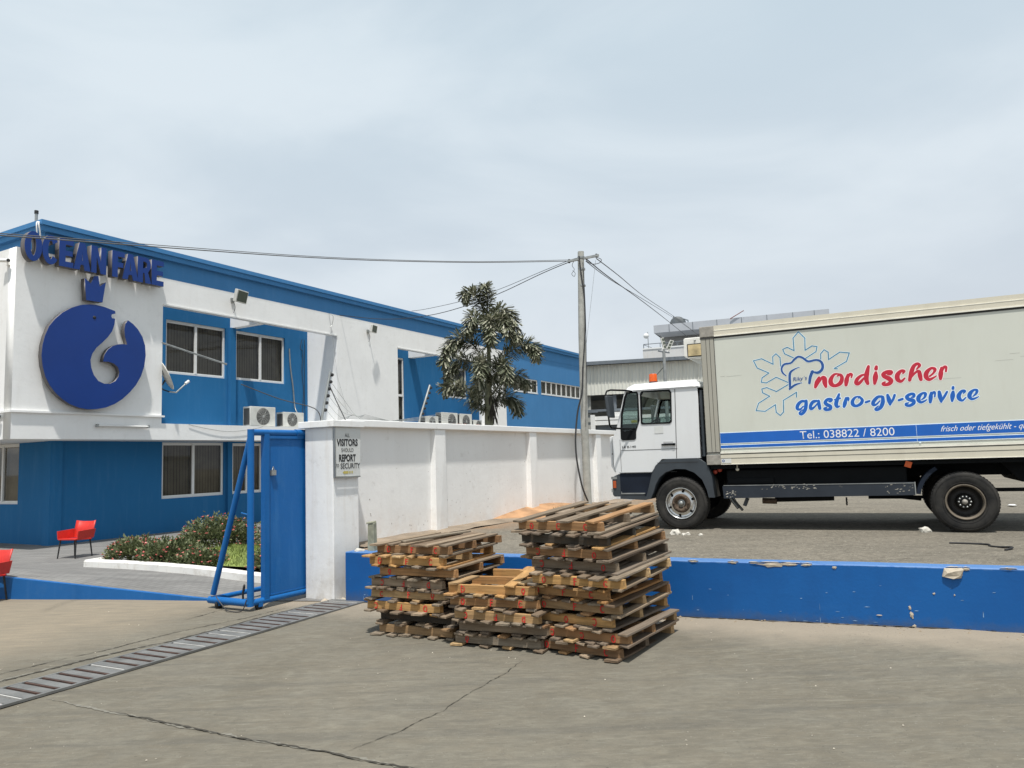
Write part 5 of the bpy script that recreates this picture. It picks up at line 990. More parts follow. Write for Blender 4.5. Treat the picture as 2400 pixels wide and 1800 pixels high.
# wheels
def tyre_mat():
    t = NT('tyre_rubber'); v = t.world(); c = t.mix(t.ramp(t.noise(6, 5, .6, v), .35, .7), (0.018, 0.018, 0.018), (0.050, 0.047, 0.042)); t.bump(t.noise(50, 3, .6, v), .2, .004); return t.fin(c, .85, 0, .2)
m_tyre = tyre_mat()
def wheel(x, y, front=True, r=.353, name='wheel', zc=.925, flip=False):
    w = .215; e = -1 if flip else 1; c = (x, y, zc-ZO)
    tp = [(.205,.012),(.235,-.004),(.29,-.010),(.325,-.002),(.343,.015),(r,.030),(r,w-.03),(.343,w-.015),(.30,w),(.205,w-.012)]
    o = MB().revolve([(a, b*e) for a, b in tp], 56, 'y', c).build(name, m_tyre, lorry, fixn=True)
    mb = MB()
    for k in range(56):
        a = 2*math.pi*k/56; a2 = a+.055
        for (y0, y1) in ((.012*e, .055*e), ((w-.055)*e, (w-.012)*e)):
            vs = []
            for aa in (a, a2):
                for rr, yy_ in ((r-.006, y0), (r-.006, y1), (r+.004, y1), (r+.002, y0)): vs.append((c[0]+rr*math.cos(aa), c[1]+yy_, c[2]+rr*math.sin(aa)))
            mb.add(vs, [(0,1,2,3),(7,6,5,4),(2,1,5,6),(3,2,6,7),(0,3,7,4)])
    mb.build('tread', m_tyre, o, fixn=True, kind='stuff')
    mb = MB()
    for rr in (.225, .315): mb.revolve([(rr, -.0115*e), (rr+.003, -.0145*e), (rr+.006, -.0115*e)], 48, 'y', c)
    mb.build('sidewall_ring', m_tyre, o)
    return o, c
o, c = wheel(-.002, .0)
MB().revolve([(.208,.010),(.213,-.004),(.205,-.010),(.196,.004),(.190,.012)], 48, 'y', c).build('rim', m_chrome, o, fixn=True)
MB().revolve([(.190,.012),(.182,.035),(.145,.022),(.125,.010),(.118,.012)], 48, 'y', c).build('disc', m_chrome, o, fixn=True)
for k in range(6):
    a = R(60*k+20); MB().revolve([(0,-.002),(.017,-.002),(.019,.010)], 14, 'y', (c[0]+.160*math.cos(a), c[1]+.0235, c[2]+.160*math.sin(a))).build('vent_hole', m_under, o)
MB().revolve([(.128,.012),(.122,-.006),(.10,-.012),(.075,-.008),(.068,.012),(.050,.016)], 40, 'y', c).build('hub_ring', m_rust, o, fixn=True)
mb = MB()
for k in range(8):
    a = R(45*k); mb.revolve([(0,-.026),(.011,-.026),(.013,-.010)], 8, 'y', (c[0]+.098*math.cos(a), c[1], c[2]+.098*math.sin(a)))
mb.build('wheel_nut', m_rust, o)
MB().revolve([(.052,.018),(.030,.016),(.030,-.014),(.022,-.022),(0,-.024)], 20, 'y', c).build('hub_cap', m_steel, o, fixn=True)
for (y, fl) in ((1.96, True),): o2, c2 = wheel(-.002, y, flip=True)
MB().revolve([(.205,1.80),(0,1.80)], 24, 'y', (-.002, 0, .925-ZO)).build('brake_disc', m_under, lorry)
m_rim2 = simple('dark_painted_rim', (0.020, 0.018, 0.016), 0.55, 0.2, var=.3, scale=14); m_rimedge = simple('brown_dusty_rim_edge', (0.15, 0.125, 0.095), 0.7, 0.2, var=.3, scale=14)
o, c = wheel(3.327, .0, r=.352)
MB().revolve([(.208,.008),(.204,-.006),(.192,-.002),(.186,.018),(.180,.05)], 48, 'y', c).build('rim', m_rimedge, o, fixn=True)
MB().revolve([(.182,.045),(.165,.13),(.10,.145),(.085,.12),(.075,.06),(.0,.055)], 48, 'y', c).build('disc', m_rim2, o, fixn=True)
mb = MB()
for k in range(10):
    a = R(36*k); mb.revolve([(0,.030),(.010,.030),(.013,.06)], 6, 'y', (c[0]+.062*math.cos(a), c[1], c[2]+.062*math.sin(a)))
mb.build('wheel_nut', m_steel, o); MB().revolve([(0,.018),(.026,.020),(.032,.06)], 18, 'y', c).build('hub_cap', m_cast, o)
wheel(3.327, .235, r=.352); wheel(3.327, 1.98, r=.352, flip=True); wheel(3.327, 1.745, r=.352, flip=True)
MB(TO).tube([(3.327,.2,.925),(3.327,1.8,.925)], .06, 12).build('rear_axle', m_under, lorry)
# chassis
MB(TO).box(.35,5.0,.50,.58,1.22,1.38).box(.35,5.0,1.42,1.50,1.22,1.38).build('chassis_rail', m_under, lorry)
MB(TO).box(.42,4.95,.04,1.98,1.375,1.432).build('subframe', m_under, lorry)
MB(TO).box(.60,2.75,.12,.48,1.10,1.36).box(1.2,2.6,.6,1.4,1.0,1.3).box(.6,2.95,1.5,1.9,1.02,1.36).build('tank', m_under, lorry, bevel=.02)
MB(TO).tube([(.62,.16,1.20),(1.20,.16,1.20)], .07, 14).build('air_tank', m_under, lorry)
def skirt_mat():
    t = NT('scraped_navy_guard'); v = t.world(); c = t.mix(t.ramp(t.noise(3, 5, .6, v), .3, .7), (0.010, 0.015, 0.024), (0.020, 0.027, 0.038))
    s_ = t.ramp(t.noise(5, 6, .75, t.world(scale=(.6, .6, 2), loc=(2, 2, 0))), .66, .685); c = t.mix(s_, c, (0.36, 0.33, 0.28)); return t.fin(c, .5)
m_skirt = skirt_mat()
MB(TO).add([(.555,.03,1.145),(2.825,.03,1.165),(2.825,.03,1.01),(.565,.03,.985),(.555,.07,1.145),(2.825,.07,1.165),(2.825,.07,1.01),(.565,.07,.985)], [(0,1,2,3),(7,6,5,4),(0,4,5,1),(3,2,6,7),(1,5,6,2),(0,3,7,4)]).build('side_guard', m_skirt, lorry, fixn=True)
MB(TO).box(.57,2.82,.026,.032,1.150,1.158).box(2.818,2.83,.02,.072,1.01,1.166).build('guard_edge', m_steel, lorry)
mb = MB(TO)
rnd = random.Random(2)
for (u0, u1, z0, z1, n) in ((1.05,1.35,1.10,1.158,16),(1.42,1.72,1.09,1.158,26),(2.5,2.82,1.02,1.15,24),(.60,.72,1.0,1.09,20)):
    for k in range(n):
        u = rnd.uniform(u0, u1); z = rnd.uniform(z0, z1); w = rnd.uniform(.004, .018); h = rnd.uniform(.002, .008); mb.quad((u-w,.0288,z-h*.4),(u,.0286,z-h),(u+w,.0288,z+h*.2),(u+w*.2,.0286,z+h))
mb.build('scrape_mark', simple('bare_scraped_primer', (0.36, 0.34, 0.29), .8, var=.3, scale=30), lorry, kind='stuff')
MB(TO).tube([(1.02,.30,.935),(1.20,.30,.93)], .038, 12).build('exhaust_end', m_rust, lorry); MB(TO).tube([(1.18,.34,.97),(1.9,.34,.985)], .055, 12).build('silencer', m_under, lorry)
MB(TO).obox((.83,.15,.93), (.022,0,.05), (0,.03,0), (.02,0,-.008)).build('mounting_bracket', m_fend, lorry)
MB(TO).tube([(.50,.5,1.1),(.60,.45,.93),(.68,.42,.83)], .025, 6).tube([(.52,.55,1.1),(.64,.5,.9),(.73,.45,.80)], .02, 6).build('steering_link', m_steel, lorry)
MB(TO).tube([(2.25,.52,1.02),(2.9,.52,.94)], .03, 6).box(2.3,2.95,.48,.56,.94,.975).build('leaf_spring', m_under, lorry); MB(TO).box(3.7,4.3,.46,.56,1.02,1.06).build('leaf_spring', m_under, lorry)
mb = MB(TO)
for k in range(5): mb.tube([(2.055+.006*(k % 2),.10,.985-.02*k),(2.055-.006*(k % 2),.10,.965-.02*k)], .010, 6)
mb.build('hanging_chain', m_under, lorry)
# rear mudguard arc
arc = [(3.327-.50*math.cos(R(a)), .96+.46*math.sin(R(a))) for a in range(8, 64, 8)]; arc2 = [(3.327-.455*math.cos(R(a)), .96+.42*math.sin(R(a))) for a in range(8, 64, 8)]; arc2.reverse()
shape('rear_mudguard', [LT(arc+arc2)], .45, m_navy, lorry, y=.02)
MB(TO).prism([(3.72,1.4),(4.6,1.42),(4.6,1.25),(4.2,1.12),(3.95,1.14)], .3, 1.7).build('rear_frame', m_under, lorry)
MB(TO).tube([(4.0,.15,1.08),(4.6,.15,1.12)], .014, 6).tube([(3.85,.12,1.06),(4.3,.12,1.10)], .01, 6).build('brake_line', m_under, lorry)
o = MB(TO).obox((2.77,.022,1.378), (.034,0,-.012), (0,.006,0), (.012,0,.034)).build('side_marker', m_amber, lorry)
MB(TO).revolve([(0,-.02),(.028,-.02),(.034,0)], 14, 'y', (.52,.10,1.365)).build('side_lamp', simple('dull_red_lens', (.30,.035,.015), .5), lorry); MB(TO).revolve([(0,-.02),(.025,-.02),(.03,0)], 14, 'y', (.46,.10,1.335)).build('side_lamp', MATS['dull_red_lens'], lorry)
MB(TO).tube([(.76,.05,1.43),(.76,.05,1.38)], .012, 8).revolve([(0,-.01),(.022,-.01),(.022,.01),(0,.01)], 12, 'y', (.76,.05,1.365)).build('box_lock', m_rail, lorry)
# the box
BX1 = 5.05
MB(TO).box(.395, BX1, -.012, 2.05, 1.44, 3.29).build('box_body', m_box, lorry)
MB(TO).box(.560, BX1, -.0185, -.012, 1.70, 3.135).build('side_panel', m_box, lorry)
MB(TO).box(.388, .560, -.024, -.012, 1.60, 3.135).box(.388,.394,-.024,.10,1.44,3.14).build('corner_profile', m_post, lorry)
MB(TO).box(.455,.460,-.026,-.024,1.60,3.135).box(.505,.510,-.026,-.024,1.60,3.135).box(.562,.568,-.026,-.0185,1.60,3.135).build('profile_groove', m_seam, lorry)
MB(TO).box(.380, .572, -.032, .12, 3.155, 3.300).build('corner_casting', m_cast, lorry, bevel=.006); MB(TO).box(.380,.572,-.030,.10,3.132,3.148).build('casting_seal', m_seam, lorry)
MB(TO).box(.380, .568, -.032, .12, 1.432, 1.565).build('corner_casting', m_cast, lorry, bevel=.006); MB(TO).box(.378,.57,-.034,.10,1.590,1.598).build('casting_seal', m_seam, lorry)
MB(TO).box(.572, BX1, -.030, .05, 3.165, 3.235).box(.572, BX1, -.024, .05, 3.239, 3.302).build('top_rail', m_rail, lorry)
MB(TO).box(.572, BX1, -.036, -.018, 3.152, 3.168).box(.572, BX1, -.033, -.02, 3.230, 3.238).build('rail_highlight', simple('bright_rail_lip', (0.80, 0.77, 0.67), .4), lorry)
MB(TO).box(.572, BX1, -.022, -.0188, 3.128, 3.150).build('rail_seal', m_seam, lorry)
MB(TO).box(.568, BX1, -.026, .05, 1.440, 1.512).box(.568, BX1, -.030, .05, 1.517, 1.565).build('bottom_rail', m_rail, lorry)
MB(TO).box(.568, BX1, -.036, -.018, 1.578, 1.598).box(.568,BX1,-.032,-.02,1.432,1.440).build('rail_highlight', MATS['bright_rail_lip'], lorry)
MB(TO).box(.568, BX1, -.0255, -.0186, 1.566, 1.574).box(.568,BX1,-.0275,-.02,1.5125,1.5165).build('rail_seal', m_seam, lorry)
MB(TO).box(.575,.70,-.033,-.0262,1.452,1.508).build('sticker', m_signw, lorry)
strokes('round_mark', [[(.600+.013*math.cos(a*.6), 1.482-ZO+.013*math.sin(a*.6)) for a in range(12)]], m_hat, lorry, -.0338, width=.004)
# faint scuffs
mb = MB(TO)
for (u, z, w, h) in ((.62,2.605,.03,.004),(.70,2.600,.06,.003),(.80,2.603,.05,.002),(3.9,2.62,.05,.003),(4.0,2.58,.04,.002),(3.75,2.55,.09,.002),(3.0,2.38,.20,.002)): mb.quad((u,-.0192,z-h),(u+w*2,-.0192,z-h*.3),(u+w*2,-.0192,z+h),(u,-.0192,z+h*.4))
mb.build('scuff', simple('grey_scuff', (.40,.40,.35), .7), lorry)
MB(TO).box(2.885,2.888,-.0212,-.0186,1.64,1.86).box(2.905,2.925,-.0214,-.0186,1.628,1.648).build('panel_seam', m_halo, lorry)
# stripes
yv = -.0195
MB(TO).box(.572, BX1, yv, -.0186, 1.705, 1.858).box(.572,BX1,yv,-.0186,1.640,1.694).build('stripe_border', m_halo, lorry)
MB(TO).box(.574, BX1, yv-.0012, yv-.0002, 1.714, 1.848).box(.574,BX1,yv-.0012,yv-.0002,1.650,1.684).build('blue_stripe', m_blue_p, lorry)
text('lettering', 'Tel.: 038822 / 8200', 1.572, 1.733-ZO, .097, m_white_p, lorry, yv-.0018, width=1.078, offset=-.002)
text('lettering', 'frisch oder tiefgekühlt - qualität', 3.140, 1.735-ZO, .088, m_white_p, lorry, yv-.0018, width=1.02, shear=.45, offset=.0)
# snowflake, hat and brush lettering
yv = -.0190
def lines(name, ls, w, mat, y):
    mb = MB()
    for q, L_ in enumerate(ls):
        for j, (a, b) in enumerate(zip(L_, L_[1:])):
            dx, dz = b[0]-a[0], b[1]-a[1]; d = math.hypot(dx, dz); nx, nz = -dz/d*w, dx/d*w; ex, ez = dx/d*w*.9, dz/d*w*.9; yy = y-.0001*(j % 3)
            mb.quad((a[0]+nx-ex, yy, a[1]+nz-ez-ZO), (a[0]-nx-ex, yy, a[1]-nz-ez-ZO), (b[0]-nx+ex, yy, b[1]-nz+ez-ZO), (b[0]+nx+ex, yy, b[1]+nz+ez-ZO))
    return mb.build(name, mat, lorry, fixn=False)
lines('snowflake_halo', SNOW, .0115, m_halo, yv-.0001); lines('snowflake_outline', SNOW, .0068, m_lblue, yv-.0004)
SH = lambda L_: [[(p[0], p[1]-ZO, p[2]*1.02) for p in s_] for s_ in L_]
strokes('hat_halo', SH(HAT), m_halo, lorry, yv-.0003, extra=.005, dy=.0002); strokes('hat_outline', SH(HAT), m_hat, lorry, yv-.0009, dy=.0002)
strokes('letter_halo', SH(NORD), m_pink, lorry, yv-.0003, extra=.0105, dy=.0002); strokes('letter_halo', SH(GAST), m_halo, lorry, yv-.0003, extra=.0105, dy=.0002)
strokes('brush_lettering', SH(NORD), m_red_p, lorry, yv-.0009, extra=.0025, dy=.0002); strokes('brush_lettering', SH(GAST), m_blue_p, lorry, yv-.0009, extra=.0025, dy=.0002)
text('lettering', "Riky´s", 1.536, 2.463-ZO, .062, m_hat, lorry, yv-.0034, width=.170, shear=.2, offset=.006, rot=R(3))
# refrigeration unit
fr = MB(TO).prism([(.068,2.965),(.072,3.215),(.095,3.228),(.386,3.228),(.386,2.90),(.12,2.945)], .35, 1.70).build('cooling_unit', simple('cream_unit_cover', (.72,.71,.66), .45, var=.08), lorry, bevel=.012)
MB(TO).box(.135,.380,.335,.349,2.965,3.125).build('yellowed_panel', simple('yellowed_plastic', (.50,.40,.22), .4, var=.35, scale=7), fr)
MB(TO).box(.122,.386,.343,.3495,2.952,3.138).build('panel_frame', m_seam, fr)
MB(TO).revolve([(0,.338),(.012,.338),(.014,.35)], 12, 'y', (.235,0,3.185)).build('badge', m_steel, fr)
MB(TO).add([(.12,.38,2.945),(.386,.38,2.90),(.386,.38,2.78),(.26,.38,2.85),(.12,1.67,2.945),(.386,1.67,2.90),(.386,1.67,2.78),(.26,1.67,2.85)], [(0,1,2,3),(7,6,5,4),(0,3,7,4),(3,2,6,7)]).build('unit_cowl', m_acw, fr)

# ================================================================== PALLETS
def wood(name, c0, c1, c2):
    t = NT(name); oi = t.n('ShaderNodeObjectInfo').outputs['Random']
    co = t.n('ShaderNodeTexCoord').outputs['Object']; off = t.n('ShaderNodeCombineXYZ', {0: t.math('MULTIPLY', oi, 37.0), 1: t.math('MULTIPLY', oi, 91.0), 2: t.math('MULTIPLY', oi, 53.0)}).outputs[0]
    add = t.n('ShaderNodeVectorMath', {0: co, 1: off}, operation='ADD').outputs[0]
    mp_ = t.n('ShaderNodeMapping', {'Vector': add, 'Scale': (1.6, 26, 26)}).outputs[0]     # long axis is x
    g_ = t.noise(1.6, 6, .62, mp_, .6); r = t.n('ShaderNodeValToRGB', {'Fac': oi}); e = r.color_ramp.elements
    e[0].color = c0+(1,); e[1].color = c1+(1,); k = e.new(.5); k.color = c2+(1,); k2 = e.new(.8); k2.color = sc(c1, .75)+(1,)
    c = t.mix(t.math('MULTIPLY', t.ramp(g_, .38, .72), .55), r.outputs['Color'], (0.055, 0.034, 0.018))
    st = t.noise(7, 5, .7, add); c = t.mix(t.math('MULTIPLY', t.ramp(st, .52, .75), .45), c, (0.17, 0.108, 0.060))
    kn = t.ramp(t.noise(11, 2, .5, add), .73, .77); c = t.mix(t.math('MULTIPLY', kn, .7), c, (.05,.03,.018))
    t.bump(t.math('ADD', g_, t.math('MULTIPLY', st, .6)), .55, .006); return t.fin(c, .8, 0, .2)
W_DECK = wood('weathered_pallet_board', (.165,.115,.075), (.34,.26,.18), (.24,.20,.15))
W_STR = wood('sawn_pallet_stringer', (.44,.245,.11), (.50,.33,.17), (.24,.14,.075))
W_NEW = wood('fresh_pallet_board', (.54,.32,.125), (.60,.41,.21), (.42,.22,.085))
W_GREY = wood('greyed_pallet_board', (.165,.13,.10), (.25,.205,.16), (.19,.145,.105))
W_BLACK = wood('blackened_pallet_board', (.035,.032,.028), (.075,.068,.056), (.05,.045,.038))
m_rpaint = simple('red_marking_paint', (.56,.022,.020), .7, var=.25, scale=60)
def plank(L, w, t_, seed):
    rnd = random.Random(seed); n = 5; vs = []
    for i in range(n+1):
        x = -L/2+L*i/n; a, b = w/2*rnd.uniform(.93, 1.03), w/2*rnd.uniform(.93, 1.03); dz = rnd.uniform(-.0018, .0018)
        if i in (0, n): e = rnd.uniform(-.012, .012)
        else: e = 0
        vs += [(x-e, -a, dz), (x+e, b, dz), (x+e*.5, b, dz+t_), (x-e*.5, -a, dz+t_)]
    fs = [(4*i+k, 4*i+(k+1) % 4, 4*i+4+(k+1) % 4, 4*i+4+k) for i in range(n) for k in range(4)]+[(0, 3, 2, 1), (4*n, 4*n+1, 4*n+2, 4*n+3)]
    mb = MB().add(vs, fs); me = mb.mesh('plank')
    bm = bmesh.new(); bm.from_mesh(me); bmesh.ops.recalc_face_normals(bm, faces=bm.faces)
    bmesh.ops.bevel(bm, geom=[e for e in bm.edges if len(e.link_faces) == 2 and e.calc_face_angle() > 1.0], offset=.002, segments=1, affect='EDGES'); bm.to_mesh(me); bm.free(); return me
PD, PW = 1.03, .84     # board length (depth), stringer length (width)
DECKS = [plank(PD+random.uniform(-.02, .09), w, .018, 100+k) for k, w in enumerate((.088,.095,.10,.085,.11,.09,.075,.098))]
SHORT = [plank(L_, .09, .018, 200+k) for k, L_ in enumerate((.42,.6,.3))]
STRS = [plank(PW+random.uniform(-.02, .02), .040, .070, 300+k) for k in range(5)]
GLYPH = {'O': [[(0,.5),(.12,.9),(.45,1),(.75,.8),(.8,.4),(.5,.05),(.15,.12),(0,.5)]], 'F': [[(.1,1),(.12,.5),(.1,0)],[(.1,.97),(.4,1),(.7,.97)],[(.1,.52),(.55,.55)]], 'C': [[(.75,.85),(.4,1),(.1,.75),(.05,.35),(.3,.03),(.75,.12)]],
         'Q': [[(.1,.6),(.2,.92),(.55,1),(.78,.7),(.6,.35),(.2,.3),(.1,.6)],[(.6,.4),(.5,.05),(.3,.02)]], 'D': [[(.1,1),(.1,0)],[(.1,.98),(.6,.85),(.78,.5),(.55,.12),(.1,.02)]]}
def link(name, me, mat, parent, loc, rot=(0, 0, 0), label=None):
    if not me.materials: me.materials.append(mat)
    o = bpy.data.objects.new(name, me); COL.objects.link(o); o.parent = parent; o.location = loc; o.rotation_euler = rot
    o.material_slots[0].link = 'OBJECT'; o.material_slots[0].material = mat; return o
def pallet(F, u, v, z, yaw, label, seed, deck=None, strm=None, top=None, flip=False, marks='OFC', tilt=(0, 0), group='wooden pallets stacked by the blue wall', bottom=None, paint_m=None):
    """u runs along the stringers (front, left to right), v back from the camera"""
    rnd = random.Random(seed); deck = deck or W_DECK; strm = strm or W_STR
    r = F.empty('pallet', u, v, z, label, 'pallet', group, rz=R(yaw)); r.rotation_euler = (R(tilt[0]), R(tilt[1]), r.rotation_euler.z)
    sy = [-PD/2+.055, rnd.uniform(-.03, .03), PD/2-.055]
    for i, y in enumerate(sy):
        link('stringer', rnd.choice(STRS), strm if rnd.random() < .85 else deck, r, (rnd.uniform(-.012, .012), y, .018), (0, 0, R(rnd.uniform(-.6, .6))))
    def deckrow(zz, n, pos=None, mats=None):
        pos = pos if pos is not None else [-PW/2+.05+(PW-.10)*k/(n-1)+rnd.uniform(-.03, .03) for k in range(n)]
        for p in pos:
            if isinstance(p, tuple): px_, py_, ang, me = p
            else: px_, py_, ang, me = p, rnd.uniform(-.03, .015), rnd.uniform(-1.6, 1.6), rnd.choice(DECKS)
            link('deck_board', me, (mats or deck) if rnd.random() < .72 else rnd.choice((W_DECK, W_NEW, W_GREY, W_STR)), r, (px_, py_-.012, zz+rnd.uniform(-.001, .001)), (R(rnd.uniform(-.5, .5)), 0, R(90+ang)))
    nb, nt = (4, 6) if not flip else (6, 4)
    deckrow(0.0, nb, bottom); deckrow(.0885, nt if top is None else 0, top)
    if marks:
        for k, ch in enumerate(marks):
            if ch == ' ': continue
            h = rnd.uniform(.044, .056); x0 = -PW/2+.12+.28*k+rnd.uniform(-.02, .02); z0 = .018+.007; s_ = -1 if flip else 1; ls = []
            for st in GLYPH[ch]:
                ls.append([((x0+(.45 if flip else 0)*h*1+s_*a*h*.8), (z0+(h if flip else 0)+s_*b*h), rnd.uniform(.0034, .0058)) for a, b in st])
            strokes('painted_letter', ls, paint_m or m_rpaint, r, sy[0]-.0245, extra=0)
    return r
SR = Frame(.78, 6.02, -36.5); HGT = .1075
# right stack: 10 pallets, frame at its near bottom corner; centre of a pallet at (-PW/2, PD/2)
def stack(F, z0, rows, H, cu, cv, names, lean=0.0):
    for k, row in enumerate(rows):
        du, dv, yaw = row[:3]; kw = row[3] if len(row) > 3 else {}
        kw = dict(kw); tl_ = kw.pop('tilt', (0, 0)); j = random.Random(k*7+int(cu*100))
        kw['tilt'] = (tl_[0]+lean*k, tl_[1]); pallet(F, cu+du+j.uniform(-.02, .02), cv+dv+j.uniform(-.02, .02), z0+H*k+math.sin(R(lean*k))*PD/2, yaw*1.4, names[k], 1000+int(cu*977)+k*13, **kw)
ordn = ['lowest', 'second', 'third', 'fourth', 'fifth', 'sixth', 'seventh', 'eighth', 'ninth', 'topmost']
def pn(k, total, st):
    base = {0: 'bottom pallet', total-1: 'top pallet'}.get(k)
    if base: return base+' of '+st
    return 'wooden pallet, %s from the ground in %s' % (['', 'second', 'third', 'fourth', 'fifth', 'sixth', 'seventh', 'eighth', 'ninth'][k], st)
tall = 'the tallest pallet stack at the right'; left_s = 'the left pallet stack next to the drain'; mid = 'the low middle pallet stack'
TOPR = [(-.355,0,-1.5,DECKS[2]), (-.13,.01,-2.2,DECKS[0]), (.10,0,-2.0,DECKS[4]), (.345,-.005,-1.2,DECKS[1])]
rows = [(-.010,0,0,{}), (.045,-.02,1.5,{'marks':'CCO','flip':True,'deck':W_GREY}), (-.055,.03,-1,{'flip':True,'strm':W_NEW,'marks':'COC'}), (-.015,0,1,{'deck':W_DECK}), (-.10,.0,0,{'deck':W_NEW}),
        (.03,-.06,2,{'strm':W_NEW,'deck':W_DECK}), (-.065,.04,1,{'strm':W_DECK,'deck':W_GREY,'marks':'CFO','flip':True}), (-.05,.0,-1,{'deck':W_GREY,'marks':'CFO','flip':True}), (-.07,-.04,1.5,{'deck':W_GREY,'strm':W_BLACK,'marks':'','tilt':(0,.6)}), (-.12,-.02,0,{'top':TOPR,'marks':'OCC'})]
stack(SR, .006, rows, HGT, -PW/2, PD/2, [pn(k, 10, tall) for k in range(10)], lean=0.55)
SL = Frame(-.62, 6.86, -27.5)
rows = [(.0,0,0,{'marks':'','flip':True}), (.005,.02,-1,{'strm':W_BLACK,'deck':W_DECK,'marks':''}), (-.10,-.02,0,{'strm':W_NEW,'flip':True,'marks':'CFO'}), (-.09,.0,1,{'strm':W_NEW,'marks':'CFQ','deck':W_GREY}), (-.075,-.01,-1,{'strm':W_DECK,'marks':'CFD','flip':True}),
        (.0,.02,1,{'strm':W_STR,'marks':'Q  '}), (-.10,-.05,2,{'strm':W_NEW,'deck':W_NEW}), (-.02,.02,0,{'marks':'OFC','deck':W_DECK,'tilt':(.4,0)})]
stack(SL, .006, rows, .1045, -PW/2, PD/2+.04, [pn(k, 8, left_s) for k in range(8)])
SM = Frame(.16, 6.40, -25.5)
TOPM = [(-.35,-.28,-3,SHORT[0]), (.10,-.02,10,DECKS[1]), (-.02,.42,8,SHORT[2])]
rows = [(.0,0,0,{'marks':'Q  ','strm':W_NEW}), (.02,.02,1,{'strm':W_DECK,'marks':'','deck':W_GREY}), (.01,-.02,-1,{'strm':W_NEW,'marks':'CFD','flip':True}), (-.055,.0,1,{'strm':W_STR,'marks':'OFC'}), (-.06,-.01,2,{'strm':W_NEW,'deck':W_NEW,'top':TOPM,'marks':'D Q'})]
stack(SM, .006, rows, .1070, -PW/2+.02, PD/2-.03, [pn(k, 5, mid) for k in range(5)])
# splinters and broken slats lying on the stacks
def loose(F, u, v, z, yaw, me, mat, label, tilt=0):
    o = bpy.data.objects.new('loose_plank', me); COL.objects.link(o); o.location = F.p(u, v, z); o.rotation_euler = (0, R(tilt), F.a+R(yaw)); o.material_slots[0].link = 'OBJECT'; o.material_slots[0].material = mat; tag(o, label, 'plank')
loose(SL, -.52, .62, .8465, 84, DECKS[6], W_DECK, 'thin loose slat lying on top of the left pallet stack')

# ================================================================== PALM
m_palm = leaf_mat('dusty_palm_leaflet', (0.055, 0.068, 0.036), (0.46, 0.45, 0.35), 0.6, 0.15); _r = [n for n in m_palm.node_tree.nodes if n.type == 'VALTORGB'][0].color_ramp; _e = _r.elements.new(.55); _e.color = (.155, .165, .105, 1); m_bark = simple('grey_green_palm_stem', (0.19, 0.19, 0.12), .9, var=.3, scale=12, bump=.4)
pt = PTRUNK[0]; palm = empty('foxtail_palm', (pt[0], pt[1], 0), 0, 'dusty foxtail palm with bushy drooping fronds rising behind the wall', 'palm')
rel = lambda p: (p[0]-pt[0], p[1]-pt[1], p[2])
MB().tube([(0, 0, -.1)]+[rel(p) for p in PTRUNK], [.13, .115, .09, .075, .06, .045, .025], 12).build('trunk', m_bark, palm)
rnd = random.Random(77)
for q, fpts in enumerate(FRONDS):
    P = [Vector(rel(p)) for p in spline([tuple(p) for p in fpts], 14)]; mb = MB(); sp = MB(); sp.tube(P, [.016-.012*i/len(P) for i in range(len(P))], 6)
    N = len(P)
    for i in range(3, N):
        d = (P[min(i+1, N-1)]-P[i-1]).normalized(); f = i/N; a0 = d.orthogonal().normalized(); b0 = d.cross(a0)
        for k in range(11):
            th = rnd.uniform(0, 6.28); out_ = a0*math.cos(th)+b0*math.sin(th); L_ = (.27-.10*abs(f-.45)*1.6)*rnd.uniform(.65, 1.15)*(0.75 if f < .15 else 1)
            dd = (out_*1.0+d*rnd.uniform(.35, .9)+Vector((0, 0, rnd.uniform(-.40, .12)))).normalized(); p = P[i]+d*rnd.uniform(-.02, .02); w = rnd.uniform(.008, .018)
            s_ = dd.cross(Vector((rnd.uniform(-.5, .5), rnd.uniform(-.5, .5), 1))); s_ = s_.normalized() if s_.length > .01 else a0
            m1 = p+dd*L_*.5+Vector((0, 0, .01)); e_ = p+dd*L_+Vector((0, 0, -.035)); 
            mb.add([p, m1+s_*w, e_+s_*w*1.1, e_+dd*.015, e_-s_*w*1.1, m1-s_*w], [(0, 1, 5), (1, 2, 4, 5), (2, 3, 4)])
    fr_ = mb.build('frond', m_palm, palm); sp.build('midrib', m_bark, fr_)
mb = MB()
for k in range(60):
    a = rnd.uniform(0, 6.28); p = Vector((.10+.06*math.cos(a), .06*math.sin(a), 2.75+rnd.uniform(-.2, .25))); leaf(mb, p, Vector((.3*math.cos(a), .3*math.sin(a), -1)).normalized(), Vector((math.cos(a), math.sin(a), .3)), .28, .02)
mb.build('dead_skirt', simple('dead_palm_brown', (.045,.038,.028), .9), palm)

# ================================================================== FAR BUILDINGS
def clad_mat(name, col):
    t = NT(name); v = t.world(); st = t.noise(2.2, 6, .65, t.world(scale=(1.5, 1.5, .3))); c = t.mix(t.math('MULTIPLY', t.ramp(st, .45, .75), .4), col, sc(col, .62)); return t.fin(c, .55, 0, .3)
m_clad = clad_mat('ribbed_white_cladding', (.66,.66,.60)); m_fascia = simple('grey_steel_fascia', (.13,.15,.17), .6); m_tower = plaster('pale_tower_render', (.60,.59,.57), amt=.3, streak=.3); m_slab = simple('grey_roof_panel', (.46,.475,.50), .6, var=.08, scale=.6)
FH = Frame(4.13, 40.0, -11.8)
wh = FH.empty('warehouse', 0, 0, .55, 'warehouse with ribbed pale cladding over a dark open loading bay', 'warehouse'); oz = (0, 0, -.55)
mb = MB(oz); L_ = 26; p_ = .185; vs = []; x = -3.0; prof_ = []
while x < L_: prof_ += [(x, 0), (x+.115, 0), (x+.130, -.035), (x+.170, -.035)]; x += p_
